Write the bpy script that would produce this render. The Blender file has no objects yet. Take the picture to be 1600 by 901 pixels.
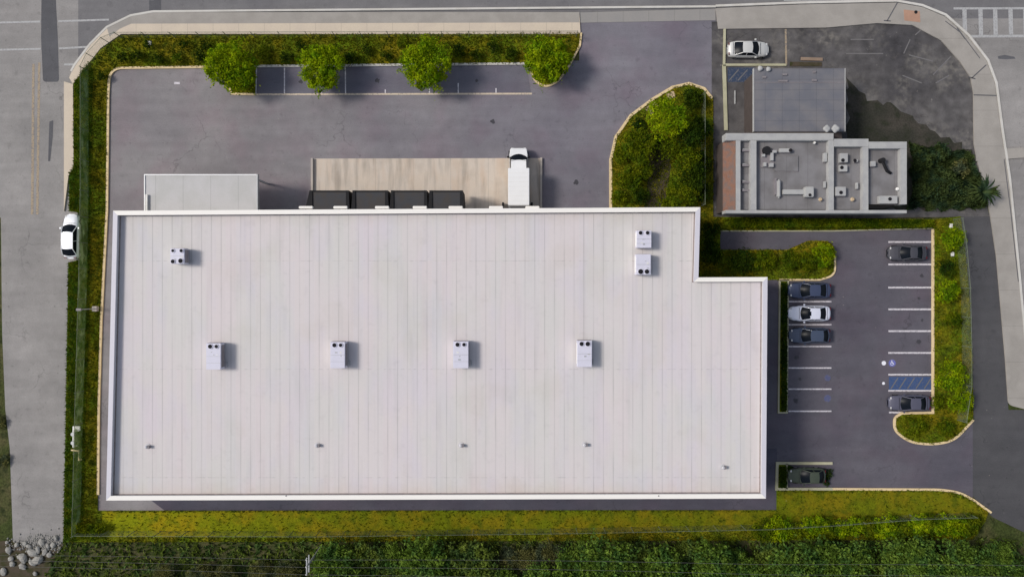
import bpy, bmesh, math, random
from mathutils import Vector, Matrix
C = bpy.context.scene.collection
S = 0.075; D = 82.0
def P(px, py, z=0.0):
    k = S * (D - z) / D
    return ((px - 800) * k, (450.5 - py) * k)

# ------------------------------------------------------------ camera, world, sun
cam = bpy.data.objects.new('camera', bpy.data.cameras.new('camera')); C.objects.link(cam)
cam.location = (0, 0, D); cam.data.sensor_width = 36; cam.data.lens = 36 * D / 120.0
cam.data.clip_end = 6000; cam.data.clip_start = 0.5
bpy.context.scene.camera = cam
SUN_EL = 44.0; SUN_AZ = 279.0          # compass degrees (north is +Y): the sun stands in the west, slightly north
w = bpy.data.worlds.new('World'); bpy.context.scene.world = w; w.use_nodes = True
nt = w.node_tree; bg = nt.nodes['Background']
sky = nt.nodes.new('ShaderNodeTexSky'); sky.sky_type = 'NISHITA'; sky.sun_disc = False
sky.sun_elevation = math.radians(SUN_EL); sky.sun_rotation = math.radians(SUN_AZ)
sky.air_density = 1.0; sky.dust_density = 2.0
hs = nt.nodes.new('ShaderNodeHueSaturation'); hs.inputs['Saturation'].default_value = 0.62
nt.links.new(sky.outputs[0], hs.inputs['Color']); nt.links.new(hs.outputs[0], bg.inputs[0]); bg.inputs[1].default_value = 0.115
sun = bpy.data.objects.new('sun', bpy.data.lights.new('sun', 'SUN')); C.objects.link(sun)
sun.data.energy = 2.3; sun.data.angle = math.radians(13); sun.data.color = (1.0, 0.94, 0.86)
az, el = math.radians(SUN_AZ), math.radians(SUN_EL)
sdir = Vector((math.sin(az) * math.cos(el), math.cos(az) * math.cos(el), math.sin(el)))
sun.rotation_euler = sdir.to_track_quat('Z', 'Y').to_euler()
vs = bpy.context.scene.view_settings
vs.view_transform = 'Standard'; vs.look = 'None'; vs.gamma = 1; vs.exposure = 0.12; vs.use_curve_mapping = False

# ------------------------------------------------------------ node helpers
def mat(name, col, rough=0.8, metal=0.0, var=0.12, scale=1.5, fine=0.10, fscale=14, bump=0.0, spec=0.3, col2=None, thr=(0.4, 0.62)):
    m = bpy.data.materials.new(name); m.use_nodes = True
    t = m.node_tree; N = t.nodes; L = t.links; b = N['Principled BSDF']
    b.inputs['Roughness'].default_value = rough; b.inputs['Metallic'].default_value = metal
    b.inputs['Specular IOR Level'].default_value = spec
    g = N.new('ShaderNodeNewGeometry')
    n1 = N.new('ShaderNodeTexNoise'); n1.inputs['Scale'].default_value = scale; n1.inputs['Detail'].default_value = 5
    n2 = N.new('ShaderNodeTexNoise'); n2.inputs['Scale'].default_value = fscale; n2.inputs['Detail'].default_value = 3
    L.new(g.outputs['Position'], n1.inputs['Vector']); L.new(g.outputs['Position'], n2.inputs['Vector'])
    c = mixn(t, (*col, 1), (*(col2 or [min(1, x * 1.0) for x in col]), 1), ramp(t, n1.outputs[0], thr[0], thr[1]))
    v = math_(t, 'MULTIPLY_ADD', math_(t, 'SUBTRACT', n1.outputs[0], 0.5), var * 3.0, 1.0)
    v2 = math_(t, 'MULTIPLY_ADD', math_(t, 'SUBTRACT', n2.outputs[0], 0.5), fine * 3.0, v)
    c = scalec(t, c, v2)
    L.new(c, b.inputs['Base Color'])
    if bump:
        bp = N.new('ShaderNodeBump'); bp.inputs['Strength'].default_value = bump; bp.inputs['Distance'].default_value = 0.05
        L.new(n2.outputs[0], bp.inputs['Height']); L.new(bp.outputs[0], b.inputs['Normal'])
    m['v'] = 1
    return m
def sock(t, inp, v):
    if hasattr(v, 'is_output') or isinstance(v, bpy.types.NodeSocket): t.links.new(v, inp)
    else: inp.default_value = v
def math_(t, op, a, b=None, c=None, clamp=False):
    n = t.nodes.new('ShaderNodeMath'); n.operation = op; n.use_clamp = clamp
    sock(t, n.inputs[0], a)
    if b is not None: sock(t, n.inputs[1], b)
    if c is not None: sock(t, n.inputs[2], c)
    return n.outputs[0]
def ramp(t, v, lo, hi, a=0.0, b=1.0):
    n = t.nodes.new('ShaderNodeMapRange'); n.clamp = True
    sock(t, n.inputs['Value'], v)
    n.inputs['From Min'].default_value = lo; n.inputs['From Max'].default_value = hi
    n.inputs['To Min'].default_value = a; n.inputs['To Max'].default_value = b
    return n.outputs[0]
def mixn(t, a, b, f, mode='MIX'):
    n = t.nodes.new('ShaderNodeMix'); n.data_type = 'RGBA'; n.blend_type = mode
    sock(t, n.inputs['Factor'], f); sock(t, n.inputs['A'], a) if False else None
    sock(t, n.inputs[6], a); sock(t, n.inputs[7], b)
    return n.outputs[2]
def scalec(t, c, v):
    n = t.nodes.new('ShaderNodeVectorMath'); n.operation = 'SCALE'
    sock(t, n.inputs[0], c); sock(t, n.inputs['Scale'], v)
    return n.outputs[0]
def noise(t, scale, detail=4, vec=None, stretch=None, off=0):
    n = t.nodes.new('ShaderNodeTexNoise'); n.inputs['Scale'].default_value = scale; n.inputs['Detail'].default_value = detail
    if vec is None:
        g = t.nodes.new('ShaderNodeNewGeometry'); vec = g.outputs['Position']
    if stretch or off:
        mp = t.nodes.new('ShaderNodeMapping'); mp.inputs['Scale'].default_value = stretch or (1, 1, 1)
        mp.inputs['Location'].default_value = (off, off * .7, 0)
        t.links.new(vec, mp.inputs[0]); vec = mp.outputs[0]
    t.links.new(vec, n.inputs['Vector'])
    return n.outputs[0]
def base(m): return m.node_tree, m.node_tree.nodes['Principled BSDF'], m.node_tree.nodes['Principled BSDF'].inputs['Base Color']
def cur(m):
    t, b, i = base(m); return i.links[0].from_socket

# ------------------------------------------------------------ materials
M = {}
def asphalt(name, col, col2, patch=0.06, cracks=0.35, var=0.10, tint=0.05):
    m = mat(name, col, 0.9, var=var, scale=0.12, fine=0.13, fscale=9, bump=0.15, col2=col2, thr=(0.3, 0.7))
    t, b, i = base(m); c = cur(m)
    nn = noise(t, 0.9, 6, off=20)
    c = scalec(t, c, ramp(t, nn, 0.3, 0.7, 1 - patch, 1 + patch))
    # tiny variation in hue between paving passes
    n3 = noise(t, 0.25, 2, off=55)
    c = mixn(t, c, mixn(t, c, (1.0, 0.78, 0.86, 1), 1.0, 'MULTIPLY'), ramp(t, n3, 0.45, 0.7, 0, tint * 8))
    # paler paving towards the west of the yard
    if name == 'yard_asphalt':
        gx = t.nodes.new('ShaderNodeNewGeometry'); sx = t.nodes.new('ShaderNodeSeparateXYZ'); t.links.new(gx.outputs['Position'], sx.inputs[0])
        ex = math_(t, 'ADD', sx.outputs[0], math_(t, 'MULTIPLY', noise(t, 0.12, 3, off=5), 16.0))
        c = mixn(t, mixn(t, c, (1.14, 1.13, 1.08, 1), 1.0, 'MULTIPLY'), mixn(t, c, (0.90, 0.90, 0.97, 1), 1.0, 'MULTIPLY'), ramp(t, ex, -28, 14))
    # faint cracks
    v = t.nodes.new('ShaderNodeTexVoronoi'); v.feature = 'DISTANCE_TO_EDGE'; v.inputs['Scale'].default_value = 0.16
    g = t.nodes.new('ShaderNodeNewGeometry'); wv = t.nodes.new('ShaderNodeVectorMath'); wv.operation = 'MULTIPLY_ADD'
    nz = t.nodes.new('ShaderNodeTexNoise'); nz.inputs['Scale'].default_value = 0.8
    t.links.new(g.outputs['Position'], nz.inputs['Vector'])
    t.links.new(nz.outputs['Color'], wv.inputs[0]); wv.inputs[1].default_value = (2.2, 2.2, 2.2); t.links.new(g.outputs['Position'], wv.inputs[2])
    t.links.new(wv.outputs[0], v.inputs['Vector'])
    cr = ramp(t, v.outputs['Distance'], 0.0, 0.010, 1, 0)
    cr = math_(t, 'MULTIPLY', cr, ramp(t, noise(t, 0.15, 2, off=9), 0.5, 0.62))
    c = scalec(t, c, math_(t, 'MULTIPLY_ADD', cr, -cracks, 1.0))
    # pale grit spots and oil drips
    sp = noise(t, 2.6, 2, off=33)
    c = scalec(t, c, ramp(t, sp, 0.66, 0.78, 1.0, 0.72))
    tw = noise(t, 0.5, 4, stretch=(0.22, 1.6, 1), off=15)
    c = scalec(t, c, ramp(t, tw, 0.42, 0.62, 0.955, 1.045))
    sp3 = noise(t, 1.1, 3, off=83)
    c = scalec(t, c, ramp(t, sp3, 0.62, 0.74, 1.0, 0.84))
    sp2 = noise(t, 3.4, 1, off=71)
    c = mixn(t, c, (0.42, 0.38, 0.34, 1), ramp(t, sp2, 0.76, 0.86, 0, .5))
    t.links.new(c, i)
    return m
M['yard'] = asphalt('yard_asphalt', (0.180, 0.170, 0.186), (0.218, 0.208, 0.218))
M['lot'] = asphalt('lot_asphalt', (0.090, 0.085, 0.106), (0.115, 0.108, 0.126))
M['lane'] = asphalt('shaded_lane_asphalt', (0.065, 0.064, 0.088), (0.085, 0.08, 0.10))  # asphalt tone with the warehouse shade put into the colour
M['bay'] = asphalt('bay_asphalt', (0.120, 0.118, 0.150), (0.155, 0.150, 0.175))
M['road'] = asphalt('road_asphalt', (0.148, 0.144, 0.152), (0.185, 0.180, 0.180), cracks=0.3, tint=0.0)
M['roadp'] = asphalt('road_worn', (0.235, 0.225, 0.218), (0.30, 0.285, 0.275), tint=0.0)
M['eroad'] = asphalt('dark_road', (0.068, 0.068, 0.074), (0.082, 0.080, 0.084), tint=0.0)
M['patch'] = asphalt('repair_patch', (0.115, 0.115, 0.125), (0.085, 0.085, 0.092), tint=0.0)
M['nlot'] = asphalt('neighbour_asphalt', (0.062, 0.059, 0.064), (0.115, 0.108, 0.105), patch=0.3, cracks=0.5, var=0.25, tint=0.0)

t, b, i = base(M['nlot']); c = cur(M['nlot'])
c = mixn(t, c, (0.20, 0.185, 0.165, 1), math_(t, 'MULTIPLY', ramp(t, noise(t, 0.22, 5, off=12), 0.48, 0.62), ramp(t, noise(t, 1.6, 6, off=44), 0.42, 0.66, 0.05, 0.75)))
c = mixn(t, c, (0.33, 0.31, 0.28, 1), ramp(t, noise(t, 1.9, 3, off=29), 0.70, 0.78, 0, 0.6))
t.links.new(c, i)
def concrete(name, col, col2, var=0.12, joint=None, stain=0.0):
    m = mat(name, col, 0.85, var=var, scale=0.5, fine=0.08, fscale=12, bump=0.08, col2=col2)
    t, b, i = base(m); c = cur(m)
    if joint:
        g = t.nodes.new('ShaderNodeNewGeometry'); sx = t.nodes.new('ShaderNodeSeparateXYZ'); t.links.new(g.outputs['Position'], sx.inputs[0])
        for k, ax in enumerate(joint):
            if not ax: continue
            f = math_(t, 'FRACT', math_(t, 'DIVIDE', math_(t, 'ADD', sx.outputs[k], 500.0), ax))
            e = ramp(t, f, 0.0, 0.07 / ax, 1, 0)
            c = scalec(t, c, math_(t, 'MULTIPLY_ADD', e, -0.35, 1.0))
    if stain:
        s1 = noise(t, 0.55, 5, stretch=(1, 0.18, 1), off=4)
        c = mixn(t, c, (0.50, 0.30, 0.16, 1), ramp(t, s1, 0.5, 0.68, 0, 0.6 * stain))
        s2 = noise(t, 1.3, 5, stretch=(1, 0.12, 1), off=40)
        c = scalec(t, c, ramp(t, s2, 0.50, 0.66, 1.0, 1 - 0.45 * stain))
        s3 = noise(t, 0.4, 5, off=80)
        c = scalec(t, c, ramp(t, s3, 0.5, 0.7, 1.0, 1 - 0.25 * stain))
    t.links.new(c, i); return m
M['walk'] = concrete('cream_pavement', (0.62, 0.53, 0.42), (0.54, 0.46, 0.37), joint=(3.0, None))
M['walk2'] = concrete('dimmed_pavement', (0.36, 0.335, 0.305), (0.29, 0.27, 0.245), joint=(None, 4.2))  # pavement concrete with dimming put into the colour
M['walk3'] = concrete('drive_apron', (0.30, 0.285, 0.27), (0.26, 0.25, 0.24), joint=(3.0, None))
M['kerb'] = concrete('kerb_paint', (0.78, 0.61, 0.36), (0.64, 0.50, 0.29), var=0.2)
M['kerbgrey'] = concrete('kerb_grey', (0.33, 0.32, 0.29), (0.26, 0.25, 0.22), var=0.2)
M['kerbwhite'] = concrete('kerb_white', (0.62, 0.60, 0.56), (0.48, 0.46, 0.42), var=0.2)
M['kerbgreen'] = concrete('kerb_mossy', (0.48, 0.46, 0.32), (0.34, 0.33, 0.22), var=0.2)
M['pad'] = concrete('dock_slab', (0.61, 0.535, 0.46), (0.56, 0.48, 0.40), joint=(4.4, None), stain=0.55)
M['padwall'] = concrete('dock_kerb', (0.48, 0.43, 0.38), (0.40, 0.36, 0.33))

def worn_paint(name, col, wear=0.5):
    m = mat(name, col, 0.7, var=0.08, scale=1.5, fine=0.1, fscale=10)
    t, b, i = base(m); c = cur(m)
    n = noise(t, 5.0, 5, off=3)
    c = mixn(t, c, (0.14, 0.13, 0.15, 1), ramp(t, n, 0.5, 0.62, 0, wear))
    t.links.new(c, i); return m
M['paint'] = worn_paint('white_line', (0.62, 0.59, 0.62), 0.5)
M['paintfresh'] = worn_paint('crossing_paint', (0.40, 0.40, 0.40), 0.35)
M['paintfade'] = worn_paint('faded_line', (0.16, 0.155, 0.15), 0.8)
M['paintcream'] = worn_paint('cream_line', (0.60, 0.50, 0.38), 0.5)
M['yellow'] = worn_paint('yellow_line', (0.34, 0.27, 0.185), 0.7)
M['blue'] = worn_paint('blue_bay_paint', (0.045, 0.085, 0.20), 0.35)
M['blue2'] = worn_paint('dull_blue_paint', (0.035, 0.055, 0.10), 0.5)
M['bluefade'] = worn_paint('faded_blue', (0.085, 0.095, 0.19), 0.7)
M['whitemark'] = mat('white_mark', (0.8, 0.8, 0.85), 0.6, var=.03)
M['violet'] = worn_paint('violet_blue_disc', (0.14, 0.15, 0.42), 0.2)
M['orange'] = mat('tactile_pad', (0.40, 0.24, 0.17), 0.8)

def grassmat(name, cols, s1=0.30, dark=0.38):
    m = bpy.data.materials.new(name); m.use_nodes = True; t, b, i = base(m)
    b.inputs['Roughness'].default_value = 0.95; b.inputs['Specular IOR Level'].default_value = 0.1
    a, y, d = [(*c, 1) for c in cols]
    c = mixn(t, a, y, ramp(t, noise(t, s1, 6), 0.42, 0.60))
    c = mixn(t, c, d, ramp(t, noise(t, 0.9, 6, off=11), 0.50, 0.66, 0, 0.9))
    c = scalec(t, c, ramp(t, noise(t, 5.0, 6, off=31), 0.3, 0.7, 1 - dark, 1 + dark))
    c = mixn(t, c, (0.45, 0.40, 0.18, 1), ramp(t, noise(t, 2.1, 3, off=61), 0.72, 0.8, 0, 0.45))
    t.links.new(c, i)
    bp = t.nodes.new('ShaderNodeBump'); bp.inputs['Strength'].default_value = 0.5; bp.inputs['Distance'].default_value = 0.12
    t.links.new(noise(t, 7, 4), bp.inputs['Height']); t.links.new(bp.outputs[0], b.inputs['Normal'])
    return m
M['grass'] = grassmat('verge_grass', ((0.105, 0.150, 0.005), (0.190, 0.155, 0.006), (0.040, 0.062, 0.003)))
M['grassL'] = grassmat('west_verge_grass', ((0.075, 0.150, 0.006), (0.130, 0.140, 0.006), (0.038, 0.070, 0.004)))
M['grassS'] = grassmat('south_verge_grass', ((0.125, 0.145, 0.004), (0.175, 0.145, 0.005), (0.080, 0.100, 0.004)), dark=0.22)
t, b, i = base(M['grassS']); gx = t.nodes.new('ShaderNodeNewGeometry'); sx = t.nodes.new('ShaderNodeSeparateXYZ'); t.links.new(gx.outputs['Position'], sx.inputs[0])
t.links.new(mixn(t, mixn(t, cur(M['grassS']), (1.55, 1.45, 1.0, 1), 1.0, 'MULTIPLY'), cur(M['grassS']), ramp(t, math_(t, 'ADD', sx.outputs[0], math_(t, 'MULTIPLY', noise(t, .3, 3, off=2), 14.0)), -34, -12)), i)
M['wild'] = grassmat('wild_ground', ((0.048, 0.062, 0.018), (0.085, 0.080, 0.035), (0.026, 0.034, 0.012)))
M['soil'] = grassmat('dark_soil', ((0.038, 0.038, 0.030), (0.060, 0.054, 0.045), (0.030, 0.033, 0.022)), dark=0.2)
M['dirt'] = mat('bare_dirt', (0.085, 0.065, 0.045), 0.95, var=0.35, scale=1.2, fine=0.25, col2=(0.035, 0.035, 0.012))
M['sand'] = mat('sandy_patch', (0.50, 0.38, 0.24), 0.95, var=0.3, scale=1.2, fine=0.2)
M['rock'] = mat('rock', (0.36, 0.35, 0.32), 0.9, var=0.3, scale=1.5, fine=0.2, bump=0.4, col2=(0.26, 0.25, 0.23))

def leafmat(name, dark, mid, light, trans=0.25):
    m = bpy.data.materials.new(name); m.use_nodes = True; t = m.node_tree; N = t.nodes; L = t.links
    for n in list(N):
        if n.type != 'OUTPUT_MATERIAL': N.remove(n)
    out = N['Material Output']
    g = N.new('ShaderNodeNewGeometry')
    c = mixn(t, (*dark, 1), (*mid, 1), ramp(t, g.outputs['Random Per Island'], 0.0, 0.6))
    c = mixn(t, c, (*light, 1), ramp(t, g.outputs['Random Per Island'], 0.6, 1.0))
    c = mixn(t, c, (*light, 1), ramp(t, noise(t, 0.9, 4), 0.5, 0.68, 0, 0.75))
    c = mixn(t, c, mixn(t, c, (0.52, 0.72, 1.3, 1), 1.0, 'MULTIPLY'), ramp(t, noise(t, 0.7, 4, off=52), 0.47, 0.60, 0, .85))
    c = scalec(t, c, ramp(t, noise(t, 1.6, 3, off=14), 0.3, 0.7, 0.62, 1.38))
    d = N.new('ShaderNodeBsdfDiffuse'); tr = N.new('ShaderNodeBsdfTranslucent'); mx = N.new('ShaderNodeMixShader')
    L.new(c, d.inputs[0]); L.new(c, tr.inputs[0]); mx.inputs[0].default_value = trans
    L.new(d.outputs[0], mx.inputs[1]); L.new(tr.outputs[0], mx.inputs[2]); L.new(mx.outputs[0], out.inputs[0])
    return m
M['leafA'] = leafmat('bright_leaf', (0.085, 0.145, 0.003), (0.175, 0.270, 0.004), (0.36, 0.42, 0.008), 0.35)
M['leafB'] = leafmat('olive_leaf', (0.050, 0.080, 0.003), (0.095, 0.130, 0.004), (0.18, 0.20, 0.008), 0.35)
M['leafC'] = leafmat('dull_leaf', (0.026, 0.040, 0.012), (0.046, 0.068, 0.020), (0.085, 0.115, 0.036), 0.3)
M['leafW'] = leafmat('woodland_leaf', (0.045, 0.080, 0.010), (0.095, 0.160, 0.020), (0.19, 0.28, 0.042), 0.35)
M['leafX'] = leafmat('pale_woodland_leaf', (0.060, 0.085, 0.012), (0.115, 0.160, 0.024), (0.21, 0.27, 0.05), 0.35)
M['leafD'] = leafmat('dull_brown_leaf', (0.055, 0.058, 0.020), (0.105, 0.110, 0.036), (0.19, 0.18, 0.06), 0.35)
M['leafE'] = leafmat('dark_leaf', (0.012, 0.022, 0.003), (0.025, 0.045, 0.004), (0.055, 0.085, 0.006))
M['blade'] = leafmat('grass_blade', (0.070, 0.090, 0.004), (0.130, 0.140, 0.006), (0.26, 0.23, 0.02), 0.35)
M['bladeL'] = leafmat('green_grass_blade', (0.045, 0.095, 0.006), (0.09, 0.16, 0.008), (0.17, 0.22, 0.02), 0.35)
M['bark'] = mat('bark', (0.12, 0.09, 0.06), 0.95, fine=0.3, bump=0.5)

# roof membrane: seams, panels of slightly different tone
def roofmat():
    m = mat('membrane', (0.632, 0.584, 0.582), 0.75, var=0.02, scale=0.08, fine=0.02, fscale=3, spec=0.2)
    t, b, i = base(m); c = cur(m)
    g = t.nodes.new('ShaderNodeNewGeometry'); sx = t.nodes.new('ShaderNodeSeparateXYZ'); t.links.new(g.outputs['Position'], sx.inputs[0])
    X, Y = sx.outputs[0], sx.outputs[1]
    u = math_(t, 'DIVIDE', math_(t, 'ADD', X, 300.0), 1.052)
    cell = math_(t, 'FLOOR', u); f = math_(t, 'FRACT', u)
    row = math_(t, 'FLOOR', math_(t, 'DIVIDE', math_(t, 'ADD', Y, 101.5), 11.6))
    wn = t.nodes.new('ShaderNodeTexWhiteNoise'); wn.noise_dimensions = '2D'
    cv = t.nodes.new('ShaderNodeCombineXYZ'); t.links.new(cell, cv.inputs[0]); t.links.new(row, cv.inputs[1]); t.links.new(cv.outputs[0], wn.inputs['Vector'])
    tint = t.nodes.new('ShaderNodeValToRGB'); t.links.new(wn.outputs[0], tint.inputs[0])
    cr = tint.color_ramp; cr.elements[0].color = (0.99, 0.995, 1.008, 1); cr.elements[1].color = (1.008, 0.993, 1.0, 1)
    e = cr.elements.new(0.5); e.color = (1.0, 1.004, 0.996, 1)
    c = mixn(t, c, tint.outputs[0], 1.0, 'MULTIPLY')
    # soft blotches pink / greenish
    n = noise(t, 0.13, 4, stretch=(1.6, 0.7, 1))
    c = mixn(t, c, mixn(t, c, (0.965, 1.0, 0.975, 1), 1.0, 'MULTIPLY'), ramp(t, n, 0.45, 0.6))
    n = noise(t, 0.2, 4, stretch=(1.6, 0.7, 1), off=37)
    c = mixn(t, c, mixn(t, c, (0.98, 0.98, 1.02, 1), 1.0, 'MULTIPLY'), ramp(t, n, 0.5, 0.62))
    # seam line: thin and uneven
    line = ramp(t, math_(t, 'ABSOLUTE', math_(t, 'SUBTRACT', f, 0.5)), 0.0, 0.055, 1, 0)
    amt = ramp(t, noise(t, 0.35, 4, stretch=(3, 0.5, 1), off=7), 0.35, 0.65, 0.12, 0.36)
    c = scalec(t, c, math_(t, 'SUBTRACT', 1.0, math_(t, 'MULTIPLY', line, amt)))
    # narrow ribs
    f2 = math_(t, 'FRACT', math_(t, 'MULTIPLY', u, 4.0))
    l2 = ramp(t, math_(t, 'ABSOLUTE', math_(t, 'SUBTRACT', f2, 0.5)), 0.0, 0.16, 1, 0)
    c = scalec(t, c, math_(t, 'MULTIPLY_ADD', l2, -0.028, 1.0))
    # cross seams with dotted grime
    yf = math_(t, 'FRACT', math_(t, 'DIVIDE', math_(t, 'ADD', Y, 101.5), 11.6))
    l3 = ramp(t, yf, 0.0, 0.011, 1, 0)
    amt3 = ramp(t, noise(t, 2.2, 3, off=17), 0.45, 0.7, 0.0, 0.32)
    c = scalec(t, c, math_(t, 'SUBTRACT', 1.0, math_(t, 'MULTIPLY', l3, amt3)))
    # water staining, running along the panels
    st = noise(t, 0.9, 5, stretch=(1.5, 0.12, 1), off=90)
    c = scalec(t, c, ramp(t, st, 0.52, 0.75, 1.0, 0.93))
    pond = ramp(t, noise(t, 0.16, 6, off=63), 0.56, 0.66, 0, 1)
    c = mixn(t, c, mixn(t, c, (0.965, 0.96, 0.94, 1), 1.0, 'MULTIPLY'), pond)
    dr = noise(t, 1.1, 6, off=26)
    c = scalec(t, c, ramp(t, dr, 0.60, 0.78, 1.0, 0.93))
    yy = ramp(t, math_(t, 'ADD', Y, math_(t, 'MULTIPLY', noise(t, 0.8, 4, off=8), 2.0)), -21.9, -19.6, 1, 0)
    c = mixn(t, c, mixn(t, c, (0.94, 0.90, 0.85, 1), 1.0, 'MULTIPLY'), yy)
    y2 = ramp(t, math_(t, 'ADD', Y, math_(t, 'MULTIPLY', noise(t, 0.8, 4, off=28), 2.0)), 7.6, 9.2, 0, 1)
    c = mixn(t, c, mixn(t, c, (0.93, 0.93, 0.90, 1), 1.0, 'MULTIPLY'), y2)
    t.links.new(c, i); return m
M['roof'] = roofmat()
M['grime'] = mat('roof_edge_grime', (0.25, 0.21, 0.20), 0.9, var=0.35, scale=2.0, fine=0.25, fscale=5)
M['coping'] = mat('coping_white', (0.85, 0.82, 0.77), 0.5, var=0.02, scale=0.5, fine=0.03)
M['copingG'] = mat('coping_grey', (0.60, 0.585, 0.64), 0.5, var=0.03, scale=0.5, fine=0.03)
M['parapet'] = mat('parapet_face', (0.55, 0.54, 0.56), 0.7, var=0.05)
M['stucco'] = mat('stucco_wall', (0.62, 0.57, 0.50), 0.9, var=0.06, bump=0.2)
M['canopy'] = concrete('canopy_roof', (0.53, 0.52, 0.52), (0.47, 0.465, 0.455), var=0.05, joint=(3.05, None))
M['white'] = mat('white_paint', (0.80, 0.80, 0.80), 0.35, var=0.02, spec=0.5)
M['whitew'] = mat('white_pipe', (0.72, 0.71, 0.68), 0.6, var=0.15)
M['unit'] = mat('unit_cabinet', (0.62, 0.61, 0.70), 0.5, var=0.04, scale=2)
M['unitside'] = mat('unit_louvre', (0.22, 0.20, 0.21), 0.6, var=0.2)
M['steel'] = mat('galvanised', (0.42, 0.43, 0.44), 0.5, metal=0.3, var=0.1)
M['black'] = mat('black_rubber', (0.012, 0.012, 0.014), 0.8, var=0.1)
M['awn'] = mat('shelter_fabric', (0.055, 0.056, 0.062), 0.8, var=0.15, scale=1.0, col2=(0.055, 0.050, 0.048))
M['fan'] = mat('fan_grille', (0.010, 0.009, 0.012), 0.9, var=0.1)
M['glass'] = mat('car_glass', (0.006, 0.009, 0.014), 0.25, var=0.0, fine=0, spec=0.06)
M['lamp'] = mat('lamp_lens', (0.6, 0.6, 0.6), 0.15, spec=0.6)
M['red'] = mat('tail_lens', (0.12, 0.008, 0.01), 0.2, spec=0.6)
M['rimm'] = mat('wheel_rim', (0.35, 0.35, 0.36), 0.4, metal=0.6)
M['door'] = mat('dock_door_paint', (0.45, 0.45, 0.46), 0.6)
M['doorb'] = mat('blue_door', (0.08, 0.10, 0.16), 0.5)
M['nlot2'] = None
M['dwall'] = mat('dark_wall', (0.075, 0.060, 0.055), 0.9, var=0.15)
M['win'] = mat('window_glass', (0.03, 0.04, 0.05), 0.1, spec=0.7)
M['ngrey'] = concrete('grey_shed_roof', (0.145, 0.148, 0.170), (0.175, 0.170, 0.180), var=0.06, joint=(1.9, 1.15))
M['nroof'] = concrete('dull_flat_roof', (0.235, 0.228, 0.235), (0.150, 0.144, 0.146), var=0.25, stain=0.0, joint=(2.4, None))
M['nwhite'] = mat('weathered_parapet', (0.42, 0.42, 0.41), 0.7, var=0.12, scale=1, fine=0.08, col2=(0.34, 0.34, 0.34))
M['terra'] = mat('terracotta', (0.22, 0.115, 0.08), 0.85, var=0.3, scale=2, fine=0.3, col2=(0.13, 0.095, 0.085))
M['tan'] = mat('tan_timber', (0.26, 0.19, 0.14), 0.9, var=0.2)
def carpaint(name, col, rough=0.5):
    m = mat(name, col, rough, metal=0.15, var=0.0, fine=0.02, spec=0.5)
    m.node_tree.nodes['Principled BSDF'].inputs['Coat Weight'].default_value = 0.12
    return m
M['c_navy'] = carpaint('navy_paint', (0.050, 0.066, 0.125))
M['c_black'] = carpaint('blue_black_paint', (0.060, 0.080, 0.130))
M['c_white'] = carpaint('white_car_paint', (0.74, 0.76, 0.86))
M['c_white2'] = carpaint('cream_white_paint', (0.60, 0.60, 0.58))
M['c_white3'] = carpaint('pure_white_paint', (0.78, 0.80, 0.84))
M['c_grey'] = carpaint('slate_paint', (0.095, 0.095, 0.135))
M['c_dgrey'] = carpaint('matt_charcoal_paint', (0.062, 0.062, 0.076), 0.6)
M['c_olive'] = carpaint('olive_paint', (0.055, 0.070, 0.048), 0.6)

def fencemat(name, col, cover, tcol=None):
    m = bpy.data.materials.new(name); m.use_nodes = True; t, b, i = base(m)
    i.default_value = (*col, 1); b.inputs['Roughness'].default_value = 0.6; b.inputs['Metallic'].default_value = 0.0
    tc = t.nodes.new('ShaderNodeTexCoord'); sx = t.nodes.new('ShaderNodeSeparateXYZ'); t.links.new(tc.outputs['UV'], sx.inputs[0])
    a = math_(t, 'ADD', sx.outputs[0], sx.outputs[1]); c = math_(t, 'SUBTRACT', sx.outputs[0], sx.outputs[1])
    fa = math_(t, 'LESS_THAN', math_(t, 'FRACT', math_(t, 'MULTIPLY', math_(t, 'ADD', a, 100.0), 9.0)), cover)
    fc = math_(t, 'LESS_THAN', math_(t, 'FRACT', math_(t, 'MULTIPLY', math_(t, 'ADD', c, 100.0), 9.0)), cover)
    al = math_(t, 'MAXIMUM', fa, fc)
    if cover > .2:      # climbing weed grown through parts of the mesh
        al = math_(t, 'MAXIMUM', al, ramp(t, noise(t, 1.7, 6, stretch=(1, .35, 1)), .50, .60, 0, .9))
        t.links.new(mixn(t, (0.10, 0.19, 0.05, 1), (0.26, 0.36, 0.16, 1), ramp(t, noise(t, 1.1, 5, off=3), .4, .6)), i)
    t.links.new(al, b.inputs['Alpha'])
    return m
M['link'] = fencemat('chain_link', (0.22, 0.26, 0.20), 0.09)
M['rail'] = mat('fence_rail', (0.16, 0.19, 0.13), 0.7)
M['wire'] = mat('wire', (0.12, 0.12, 0.115), 0.8)
M['linkg'] = fencemat('green_screened_link', (0.20, 0.36, 0.15), 0.24)

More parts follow.
